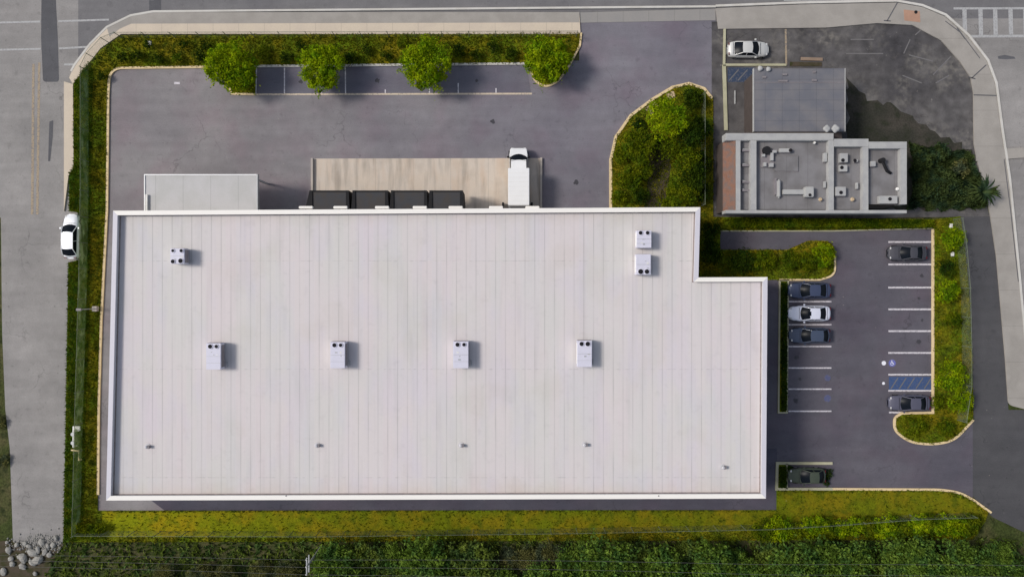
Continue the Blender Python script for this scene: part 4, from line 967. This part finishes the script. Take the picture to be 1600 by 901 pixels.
# ============================================================ VEGETATION
def crown_mesh(name, seed, R, H, m, n=4500, leaf=.2, clumps=26, flat=.75, core=.35, fill=.55):
    if clumps == 58: fill = .38; flat = 1.0
    """leaves on many short sprays filling an uneven crown; centre at z = H/2"""
    rnd = random.Random(seed); v = []; f = []
    cl = []
    for k in range(clumps):
        th = rnd.uniform(0, 2 * PI); rr = R * math.sqrt(rnd.uniform(core * .2, 1)) * .78
        zz = rnd.uniform(-.5, .5) * H * math.sqrt(max(.05, 1 - (rr / R) ** 2)) * flat
        cl.append((rr * math.cos(th), rr * math.sin(th), H / 2 + zz + .18 * H * (1 - rr / R), rnd.uniform(*((.10, .24) if clumps == 58 else (.18, .36))) * R))
    for k in range(n):
        while True:
            a, b_, c = rnd.uniform(-1, 1), rnd.uniform(-1, 1), rnd.uniform(-1, 1); d = a * a + b_ * b_ + c * c
            if d <= 1: break
        s_ = (d ** .5 + 1e-6); q = (d ** .5) ** .55 / s_
        if rnd.random() > fill:
            cxx, cyy, czz, cr = cl[rnd.randrange(len(cl))]
            p = Vector((cxx + a * q * cr, cyy + b_ * q * cr, czz + c * q * cr * .8))
        else:                                   # ragged dome: sprays that thin out towards an uneven rim
            th = rnd.uniform(0, 2 * PI)
            lobe = .80 + .12 * math.sin(3 * th + seed) + .09 * math.sin(7 * th + seed * 1.7) + .07 * math.sin(17 * th + seed * .3)
            rr = R * lobe * (rnd.random() ** .66) * rnd.gauss(1, .12)
            p = Vector((rr * math.cos(th), rr * math.sin(th), H * (.42 + .5 * math.sqrt(max(0, 1 - min(1, (rr / R) ** 2))) * rnd.uniform(.35, 1.0))))
        nrm = Vector((a, b_, c * .6 + .9)) + Vector((rnd.uniform(-.7, .7), rnd.uniform(-.7, .7), rnd.uniform(-.5, .5)))
        nrm.normalize()
        u = nrm.orthogonal().normalized(); u.rotate(Matrix.Rotation(rnd.uniform(0, 6.28), 3, nrm)); w_ = nrm.cross(u)
        l = leaf * rnd.uniform(.6, 1.4); i = len(v)
        v += [tuple(p - u * l * .5), tuple(p + w_ * l * .28), tuple(p + u * l * .6), tuple(p - w_ * l * .28)]
        f.append((i, i + 1, i + 2, i + 3))
    me = bpy.data.meshes.new(name); me.from_pydata(v, [], f); me.materials.append(M[m]); me.update()
    return me, cl
def trunk_mb(H, r, cl, base_z, rnd):
    b = MB(); top = base_z + .35
    b.tube([(0, 0, -.05), (.05, .03, base_z * .5), (0, 0, top)], r, 8, r * .6)
    for c in rnd.sample(cl, min(7, len(cl))):
        e = Vector((c[0] * .8, c[1] * .8, c[2] + base_z)); m0 = Vector((0, 0, base_z * .8)).lerp(e, .5) + Vector((0, 0, .15))
        b.tube([(0, 0, base_z * .75), tuple(m0), tuple(e)], r * .5, 5, r * .12)
    return b
def tree(name, px, py, Rpx, H, base_z, m, label, group=None, n=4500, leaf=.2, seed=None, clumps=26, r=.12):
    Rpx *= 1.08; zc = base_z + H * .55
    x, y = P(px, py, zc); R = Rpx * S * (D - zc) / D
    seed = seed if seed is not None else int(px * 7 + py)
    t = empty(name, (x, y, .08), random.Random(seed).uniform(0, 6.28) * 0, label, 'tree' if base_z > .5 else 'shrub', group)
    me, cl = crown_mesh('crown', seed, R, H, m, n, leaf, clumps)
    o = bpy.data.objects.new('crown', me); C.objects.link(o); o.parent = t; o.location = (0, 0, base_z)
    trunk_mb(H, r, cl, base_z, random.Random(seed)).build('trunk', M['bark'], t)
    return t
tl = ['leftmost round tree of the top row', 'second round tree from the left in the top row', 'third round tree from the left in the top row', 'rightmost tree of the top row beside the yard entrance']
for i, (px, py, R_, H_) in enumerate(((361, 104, 41, 3.4), (502, 105, 38, 3.0), (665, 100, 42, 3.6), (854, 92, 38, 3.1))):
    tree('round_tree', px, py, R_, H_, 1.0, 'leafA', tl[i], 'round trees along the top bays', n=8600, leaf=.22, clumps=58)
# entrance island trees
for px, py, R_, H_, bz, m_, lb in ((1042, 185, 34, 3.0, 1.5, 'leafA', 'leafy tree near the tip of the entrance island'), (996, 228, 30, 2.4, 1.0, 'leafB', 'low spreading tree on the left side of the entrance island'),
                                 (983, 280, 22, 1.5, .3, 'leafB', 'bushy shrub at the lower left of the entrance island'), (1074, 250, 24, 2.2, 1.0, 'leafB', 'small tree right of the bare dirt on the island'),
                                 (1066, 300, 26, 2.0, .8, 'leafB', 'small tree at the lower right of the island'), (1082, 155, 18, 1.5, .2, 'leafE', 'dark shrub at the top right of the entrance island'),
                                 (1092, 200, 20, 1.6, .2, 'leafE', 'dark shrub against the island fence beside the leafy tree'), (1094, 255, 18, 1.5, .2, 'leafE', 'dark shrub halfway down the island fence'), (1095, 300, 16, 1.4, .2, 'leafE', 'dark shrub at the bottom of the island fence'),
                                 (1000, 308, 16, 1.2, .2, 'leafE', 'dark low shrub beside the warehouse end of the dirt patch'), (1022, 222, 15, 1.2, .2, 'leafE', 'dark low shrub at the top of the dirt patch'),
                                 (972, 240, 15, 1.0, .2, 'leafB', 'olive shrub at the left edge of the entrance island'), (1046, 232, 20, 1.8, .9, 'leafB', 'olive tree between the leafy tree and the dirt patch'), (1078, 212, 22, 2.6, 1.2, 'leafE', 'tall dark tree right of the leafy tree'), (1083, 278, 22, 2.4, 1.0, 'leafE', 'tall dark tree in the right middle of the island'),
                                 (1006, 262, 17, 1.3, .4, 'leafB', 'olive shrub left of the dirt patch'), (1046, 318, 14, .9, .2, 'leafB', 'olive shrub at the foot of the dirt patch'), (968, 308, 13, .8, .2, 'leafB', 'olive shrub by the lower left kerb of the island'), (1000, 195, 12, .8, .2, 'leafE', 'dark shrub by the curved kerb of the island')):
    tree('island_tree' if bz >= .8 else 'shrub', px, py, R_, H_, bz, m_, lb, None, n=int(R_ * R_ * 2.6), leaf=.22, clumps=22 if R_ > 20 else 12, r=.08)
# car park beds
for px, py, R_, H_, m_, lb in ((1235, 405, 16, 1.2, 'leafB', 'left shrub in the bed above the three parked cars'), (1262, 407, 17, 1.3, 'leafB', 'middle shrub in the bed above the three parked cars'), (1286, 398, 20, 1.5, 'leafA', 'right shrub at the rounded end of the bed above the cars'),
                             (1160, 410, 22, 1.4, 'leafE', 'dark shrub between the warehouse notch and the path'), (1195, 406, 20, 1.3, 'leafB', 'shrub right of the dark one in the notch bed'), (1110, 395, 20, 1.4, 'leafE', 'dark shrub tucked into the warehouse notch'), (1110, 360, 16, 1.4, 'leafE', 'dark shrub above the notch beside the path end'),
                             (1490, 372, 20, 1.6, 'leafA', 'yellow green shrub in the top right bed corner'), (1480, 455, 20, 1.8, 'leafA', 'bright shrub right of the upper empty bays'), (1490, 500, 14, 1.2, 'leafB', 'small shrub right of the middle empty bays'),
                             (1487, 588, 26, 2.2, 'leafA', 'large bright shrub right of the blue striped aisle'), (1500, 625, 22, 1.8, 'leafA', 'bright shrub right of the slate grey car'), (1466, 628, 14, 1.0, 'leafB', 'small shrub just behind the slate grey car'),
                             (1432, 666, 17, .9, 'leafB', 'low shrub on the bottom island of the car park'), (1478, 668, 16, .9, 'leafB', 'low shrub at the right of the bottom island'), (1480, 420, 14, .9, 'leafE', 'dark shrub beside the charcoal car bay')):
    tree('shrub', px, py, R_, H_, .15, m_, lb, None, n=int(R_ * R_ * 2.8), leaf=.2, clumps=14, r=.05)
# verge shrubs between the trees
vs_l = [(190, 90, 9), (213, 88, 10), (246, 92, 11), (277, 92, 9), (312, 88, 11), (322, 70, 9), (410, 82, 12), (448, 90, 12), (470, 72, 10), (548, 92, 12), (572, 78, 10), (604, 88, 10), (628, 68, 9), (716, 80, 12), (744, 88, 11), (770, 74, 10), (798, 86, 11), (160, 120, 8), (232, 70, 8), (288, 70, 8)]
ONES = 'first second third fourth fifth sixth seventh eighth ninth tenth eleventh twelfth thirteenth fourteenth fifteenth sixteenth seventeenth eighteenth nineteenth'.split()
def nth(k):
    if k < 19: return ONES[k]
    d, r = divmod(k + 1, 10); return ['', '', 'twentieth', 'thirtieth', 'fortieth'][d] if r == 0 else ['', '', 'twenty-', 'thirty-', 'forty-'][d] + ONES[r - 1]
def where(px):
    if px < 200: return 'at the rounded yard corner'
    if px < 340: return 'left of the leftmost top tree'
    if px < 480: return 'between the first and second top trees'
    if px < 640: return 'between the second and third top trees'
    return 'between the third and rightmost top trees'
cnt = {}
for px, py, R_ in sorted(vs_l):
    wh = where(px); k = cnt[wh] = cnt.get(wh, -1) + 1
    tree('verge_shrub', px, py, R_, .9, .1, 'leafE' if (px + py) % 3 else 'leafB', nth(k) + ' low shrub from the left ' + wh + (' in the verge' if px < 200 else ''), 'low shrubs in the top verge ' + where(px), n=int(R_ * R_ * 3), leaf=.17, clumps=9, r=.03)
# bright shrubs at the lower right fence
rnd = random.Random(5)
for k in range(19):
    px = 1190 + k * 18 + rnd.uniform(-5, 5); py = 826 - (px - 1190) * .025 + rnd.uniform(-3, 4)
    tree('fence_shrub', px, py, rnd.uniform(15, 22), 1.5, .15, 'leafA' if k % 3 else 'leafB', nth(k) + ' bright shrub from the left in the row by the bottom right fence', 'bright shrubs behind the bottom right fence', n=1100, leaf=.22, clumps=12, r=.04)
for k in range(5):
    tree('fence_shrub', 120 + k * 9, 826 + (k % 2) * 8, 11, 1.0, .1, 'leafB', nth(k) + ' shrub from the left in the bottom left corner of the verge', 'shrubs in the bottom left corner of the verge', n=450, leaf=.2, clumps=9, r=.04)
for px, py, R_, lb in ((1293, 738, 9, 'weed clump at the open end of the lone bottom bay'), (1290, 752, 7, 'smaller weed clump in the corner of the lone bottom bay'), (1234, 731, 5, 'tiny weed clump at the nose of the olive car')):
    tree('weed_clump', px, py, R_, .3, .0, 'leafE', lb, None, n=500, leaf=.12, clumps=8, r=.02)
# thin hedge
def hedge(name, x0, x1, y0, y1, h, m, label, n, leaf=.14):
    a, c = P(x0, y1), P(x1, y0); rnd = random.Random(int(x0)); v = []; f = []
    t = empty(name, ((a[0] + c[0]) / 2, (a[1] + c[1]) / 2, .08), 0, label, 'hedge')
    hx, hy = (c[0] - a[0]) / 2, (c[1] - a[1]) / 2
    for k in range(n):
        p = Vector((rnd.uniform(-hx, hx), rnd.uniform(-hy, hy), h * rnd.random() ** .5)) + Vector((rnd.gauss(0, .04), rnd.gauss(0, .04), .06 * math.sin(k)))
        nrm = Vector((rnd.uniform(-.9, .9), rnd.uniform(-.9, .9), 1)).normalized(); u = nrm.orthogonal().normalized(); u.rotate(Matrix.Rotation(rnd.uniform(0, 6.28), 3, nrm)); w_ = nrm.cross(u)
        l = leaf * rnd.uniform(.6, 1.4); i = len(v)
        v += [tuple(p - u * l * .5), tuple(p + w_ * l * .28), tuple(p + u * l * .6), tuple(p - w_ * l * .28)]; f.append((i, i + 1, i + 2, i + 3))
    me = bpy.data.meshes.new('foliage'); me.from_pydata(v, [], f); me.materials.append(M[m]); o = bpy.data.objects.new('foliage', me); C.objects.link(o); o.parent = t
    b = MB()
    for k in range(int(max(hx, hy) * 2)):
        q = -1 + 2 * (k + .5) / int(max(hx, hy) * 2); b.tube([(q * hx * .9 if hx > hy else 0, q * hy * .9 if hy > hx else 0, -.05), (q * hx * .9 if hx > hy else .03, q * hy * .9 if hy > hx else 0, h * .7)], .02, 5)
    b.build('stems', M['bark'], t)
    return t
# soil of the thin planter
struct('hedge_bed', MB().prism(fil([(1217.5, 439), (1230, 439), (1228.5, 643), (1216.5, 643)]), -.03, .08), M['grass'], 'thin planted strip left of the parked cars', 'bed')
struct('hedge_bed', MB().prism(fil([(1215, 725), (1228, 725), (1228, 761), (1215, 761)]), -.03, .08), M['grass'], 'small planted square behind the olive car', 'bed')
hedge('low_hedge', 1219, 1228, 442, 641, .45, 'leafE', 'thin clipped hedge left of the three parked cars', 5200)
hedge('low_hedge', 1216, 1227, 727, 760, .5, 'leafE', 'short clipped hedge behind the olive car', 1300)
hedge('boundary_hedge', 1140, 1330, 343, 356, 1.0, 'leafB', 'left half of the hedge along the top of the car park', 7000, .18)
hedge('boundary_hedge', 1330, 1452, 344, 356, .9, 'leafB', 'right half of the hedge along the top of the car park', 4800, .18)
# neighbouring yard vegetation
for px, py, R_, H_, bz, m_, lb in ((1440, 252, 17, 1.0, .2, 'leafC', 'dull green shrub against the right end of the shop'), (1478, 288, 24, 1.4, .3, 'leafC', 'large dull shrub in the middle of the scrub right of the shop'), (1440, 300, 16, .8, .2, 'leafC', 'dull shrub below the right end of the shop'),
                                 (1500, 262, 15, .9, .3, 'leafD', 'brownish shrub beside the right pavement'), (1468, 238, 16, 1.2, .2, 'leafC', 'small dull shrub at the top of the scrub patch'), (1508, 306, 18, 1.1, .3, 'leafC', 'dull shrub left of the spiky palm')):
    tree('scrub_bush', px, py, R_, H_, bz, m_, lb, None, n=int(R_ * R_ * 2.4), leaf=.24, clumps=18, r=.06)
# spiky palm near the pavement
x, y = P(1526, 302); pt = empty('palm', (x, y, .05), 0, 'spiky green palm spilling onto the right pavement', 'palm')
MB().tube([(0, 0, -.05), (0, 0, .9)], .14, 8, .1).build('trunk', M['bark'], pt)
b = MB(); rnd = random.Random(3)
for k in range(46):
    th = rnd.uniform(0, 2 * PI); L_ = rnd.uniform(1.3, 2.1); up = rnd.uniform(.3, 1.1); d = Vector((math.cos(th), math.sin(th), 0)); sd = Vector((-d.y, d.x, 0)); pv = None
    for q in range(6):
        tt = q / 5; c = d * L_ * tt + Vector((0, 0, .9 + up * math.sin(tt * 2.4) * .9)); w_ = .11 * math.sin(PI * min(.97, tt * .8 + .15)); r2 = [c - sd * w_, c + sd * w_]
        if pv: b.add([tuple(pv[0]), tuple(pv[1]), tuple(r2[1]), tuple(r2[0])], [(0, 1, 2, 3)])
        pv = r2
b.build('crown', M['leafC'], pt)
# wood along the bottom
rnd = random.Random(11); protos = []
kinds = [('leafW', 3.4), ('leafX', 2.4), ('leafD', 2.2), ('leafW', 4.2)]
for q, (m_, H_) in enumerate(kinds):
    for z_ in range(2):
        t = tree('woodland_tree', 0, 0, 34 + q * 4, H_, 1.0, m_, 'x', 'trees of the wood along the bottom edge', n=3000, leaf=.30, seed=100 + q * 2 + z_, clumps=34, r=.1)
        protos.append((t, m_))
used = set(); spots = []
for row, (py0, x0, x1, st) in enumerate(((878, 525, 1590, 42), (908, 250, 1620, 44))):
    px = x0
    while px < x1:
        spots.append((px + rnd.uniform(-8, 8), py0 + rnd.uniform(-6, 8), row)); px += st * rnd.uniform(.85, 1.15)
cnt = [0, 0]
for i, (px, py, row) in enumerate(spots):
    cnt[row] += 1
    scrub = (px < 520 and row < 2) or (760 < px < 900 and row == 0)
    pool = [k for k, (t, m_) in enumerate(protos) if (m_ == 'leafD') == scrub] if not scrub else [4, 5]
    k = rnd.choice(pool)
    t = protos[k][0] if k not in used else copy_tree(protos[k][0]); used.add(k)
    sc = rnd.uniform(.62, 1.1) * (.6 if scrub else 1); x, y = P(px, py, 2.5); t.location = (x, y, -.06); t.scale = (sc, sc, sc * rnd.uniform(.85, 1.1)); t.rotation_euler = (0, 0, rnd.uniform(0, 6.28))
    t['label'] = (('low brownish scrub tree, ' if scrub else 'green tree, ') + nth(cnt[row] - 1) + ' from the left in the ' + ('upper' if row == 0 else 'lower') + ' row of the bottom wood')
    t['group'] = 'trees of the bottom wood'
for k, (t, m_) in enumerate(protos):
    if k not in used:
        for c in list(t.children): bpy.data.objects.remove(c)
        bpy.data.objects.remove(t)
# left weeds by the far road shoulder
for px, py, R_, lb in ((-4, 660, 12, 'upper roadside bush at the far left edge'), (2, 720, 11, 'lower roadside bush at the far left edge')):
    tree('roadside_bush', px, py, R_, .7, .1, 'leafD', lb, None, n=500, leaf=.22, clumps=10, r=.03).scale = (1, 1, .5)

# grass blades and undergrowth: stuff
def blades(name, polys, n, m, label, h=.16, seed=1, avoid=None, z=.1, size=1.0):
    rnd = random.Random(seed); v = []; f = []
    bb = [(min(p[0] for p in q), max(p[0] for p in q), min(p[1] for p in q), max(p[1] for p in q)) for q in polys]
    ar = [abs(area(q)) for q in polys]; tot = sum(ar)
    for q, B, A in zip(polys, bb, ar):
        k = 0; want = int(n * A / tot)
        while k < want:
            x, y = rnd.uniform(B[0], B[1]), rnd.uniform(B[2], B[3])
            if abs(x) > 61 or abs(y) > 35: k += 1; continue
            if not inpoly(x, y, q): continue
            k += 1
            if avoid and inpoly(x, y, avoid) and rnd.random() < .85: continue
            for j in range(2):
                th = rnd.uniform(0, 6.28); l = h * rnd.uniform(.5, 1.6); w_ = .045 * size * rnd.uniform(.7, 1.6); lean = Vector((math.cos(th), math.sin(th), 0)) * l * rnd.uniform(.3, 1.2); sd = Vector((-math.sin(th), math.cos(th), 0)) * w_
                a = Vector((x, y, z)); i = len(v); v += [tuple(a - sd), tuple(a + sd), tuple(a + lean + Vector((0, 0, l)))]; f.append((i, i + 1, i + 2))
    me = bpy.data.meshes.new(name); me.from_pydata(v, [], f); me.materials.append(M[m]); o = bpy.data.objects.new(name, me); C.objects.link(o)
    return tag(o, label, 'grass', kind='stuff')
blades('grass', [V1, V2], 60000, 'blade', 'coarse grass growing over the verges and beds', seed=2, avoid=SS)
blades('grass', [WS], 14000, 'bladeL', 'fresh green grass on the strip outside the left fence', seed=4)
UG = fil([(100, 846), (1546, 840), (1600, 846), (1640, 1100), (-60, 1100), (90, 860)])
blades('undergrowth', [UG], 22000, 'leafX', 'tangled dull undergrowth beneath the bottom wood', h=.4, seed=6, z=-.06, size=2.4)
blades('undergrowth', [rough(fil([(1424, 228), (1516, 236), (1540, 322), (1420, 326)]), .5, 1)], 9000, 'leafC', 'dull weeds right of the shop', h=.3, seed=7, z=0, size=2.0)

# ============================================================ SMALL THINGS
# rocks at the lower left
rnd = random.Random(9)
rl = [(14, 858, 7), (20, 880, 6), (33, 868, 6), (18, 872, 5), (52, 862, 9), (60, 858, 5), (60, 874, 11), (37, 871, 9), (52, 878, 8), (71, 861, 6), (78, 866, 5), (6, 892, 6), (36, 884, 6), (27, 850, 5), (40, 848, 5), (88, 840, 5), (84, 850, 6), (56, 895, 5), (12, 846, 4), (66, 846, 6), (76, 852, 5), (46, 852, 5)]
for i, (px, py, r_) in enumerate(rl):
    bm = bmesh.new(); bmesh.ops.create_icosphere(bm, subdivisions=2, radius=r_ * S * .8)
    sx, sy = rnd.uniform(.8, 1.4), rnd.uniform(.7, 1.1)
    for v in bm.verts: v.co = Vector((v.co.x * sx, v.co.y * sy, v.co.z * .6)) * rnd.uniform(.85, 1.12)
    me = bpy.data.meshes.new('boulder'); bm.to_mesh(me); bm.free(); me.materials.append(M['rock'])
    o = bpy.data.objects.new('boulder', me); C.objects.link(o); o.location = (*P(px, py), .1); o.rotation_euler = (0, 0, rnd.uniform(0, 3))
    tag(o, nth(sorted(rl).index(rl[i])) + ' boulder from the left in the pale heap ending the left street', 'boulder', 'boulders heaped at the end of the left street')
struct('rubble', MB().sheet(fil([(-10, 846), (90, 838), (98, 850), (80, 880), (60, 930), (-10, 930)]), -.04), M['dirt'], 'dark dirt around the boulder heap', 'dirt')
b = MB(); rnd = random.Random(19)
for k in range(500):
    px, py = rnd.gauss(62, 22), rnd.gauss(850, 8); x, y = P(px, py); r_ = rnd.uniform(.04, .14)
    b.cyl(x, y, -.04, -.04 + r_, r_, 5, r_ * .5)
tag(b.build('gravel', M['rock']), 'pale gravel spilled at the end of the left street', 'gravel', kind='stuff')
# power pole and wires in the lower wood
x, y = P(503, 852); polex, poley = x, y; pp = empty('power_pole', (x, y, 0), 0, 'grey power pole with two cross arms in the bottom scrub', 'power pole')
MB().tube([(0, 0, -.1), (0, 0, 6.2)], .15, 8, .1).build('pole', M['steel'], pp)
for z_ in (5.2, 6.0): MB().box(-.06, .06, -.95, .95, z_, z_ + .12).build('cross_arm', M['steel'], pp)
for xx in (-.8, 0, .8): MB().cyl(0, xx, 6.12, 6.36, .06, 8).build('insulator', M['whitew'], pp)
for i, (y_, lb) in enumerate(((.8, 'upper overhead wire over the bottom wood'), (0, 'middle overhead wire over the bottom wood'), (-.8, 'lower overhead wire over the bottom wood'))):
    pts = []
    for q in range(41):
        tt = q / 40; X = -75 + 150 * tt; pts.append((X, poley + y_ - .010 * (X - polex) * (1 + i * .6), 6.36 - .5 * abs(math.sin(PI * (X - polex) / 50))))
    tag(MB().tube(pts, .014, 5).build('overhead_wire', M['wire']), lb, 'wire')
# light pole on the left kerb
x, y = P(152, 482); lp = empty('light_pole', (x, y, .1), 0, 'light pole on a square base by the left kerb', 'light pole')
MB().box(-.3, .3, -.3, .3, 0, .5).build('base', M['padwall'], lp, bevel=.04)
MB().tube([(0, 0, .5), (0, 0, 3.6)], .06, 8, .05).build('pole', M['steel'], lp)
MB().box(-.15, .45, -.14, .14, 3.55, 3.7).build('lamp_head', M['unitside'], lp, bevel=.03)
# backflow pipework at the lower left
x, y = P(122, 690); bf = empty('pipe_assembly', (x, y, .1), 0, 'pale standpipe assembly beside the lower left fence', 'pipes')
MB().tube([(0, 1.5, 0), (0, 1.5, .7), (0, -.4, .7), (0, -.4, 0)], .13, 8).build('main_pipe', M['whitew'], bf)
MB().tube([(-.35, -.8, 0), (-.35, -.8, .55), (.5, -.9, .55), (.5, -2.0, .55), (.5, -2.0, 0)], .09, 8).build('branch_pipe', M['kerb'], bf)
for yy in (1.1, .1): MB().cyl(0, yy, .75, .95, .22, 12).build('valve_wheel', M['steel'], bf)
MB().box(-.45, .45, 1.35, 1.9, 0, .25).build('footing', M['whitew'], bf, bevel=.04)
# utility lids in the beds
for i, (px, py, lb) in enumerate(((1485, 353, 'pale utility lid in the top right bed corner'), (1487, 397, 'pale utility lid below the top right bed corner'), (235, 68, 'pale utility lid in the top left verge'))):
    x, y = P(px, py); tag(MB().box(x - .2, x + .2, y - .25, y + .25, .08, .2).build('utility_lid', M['whitew'], bevel=.03), lb, 'utility lid')
print('objects', len(bpy.data.objects))
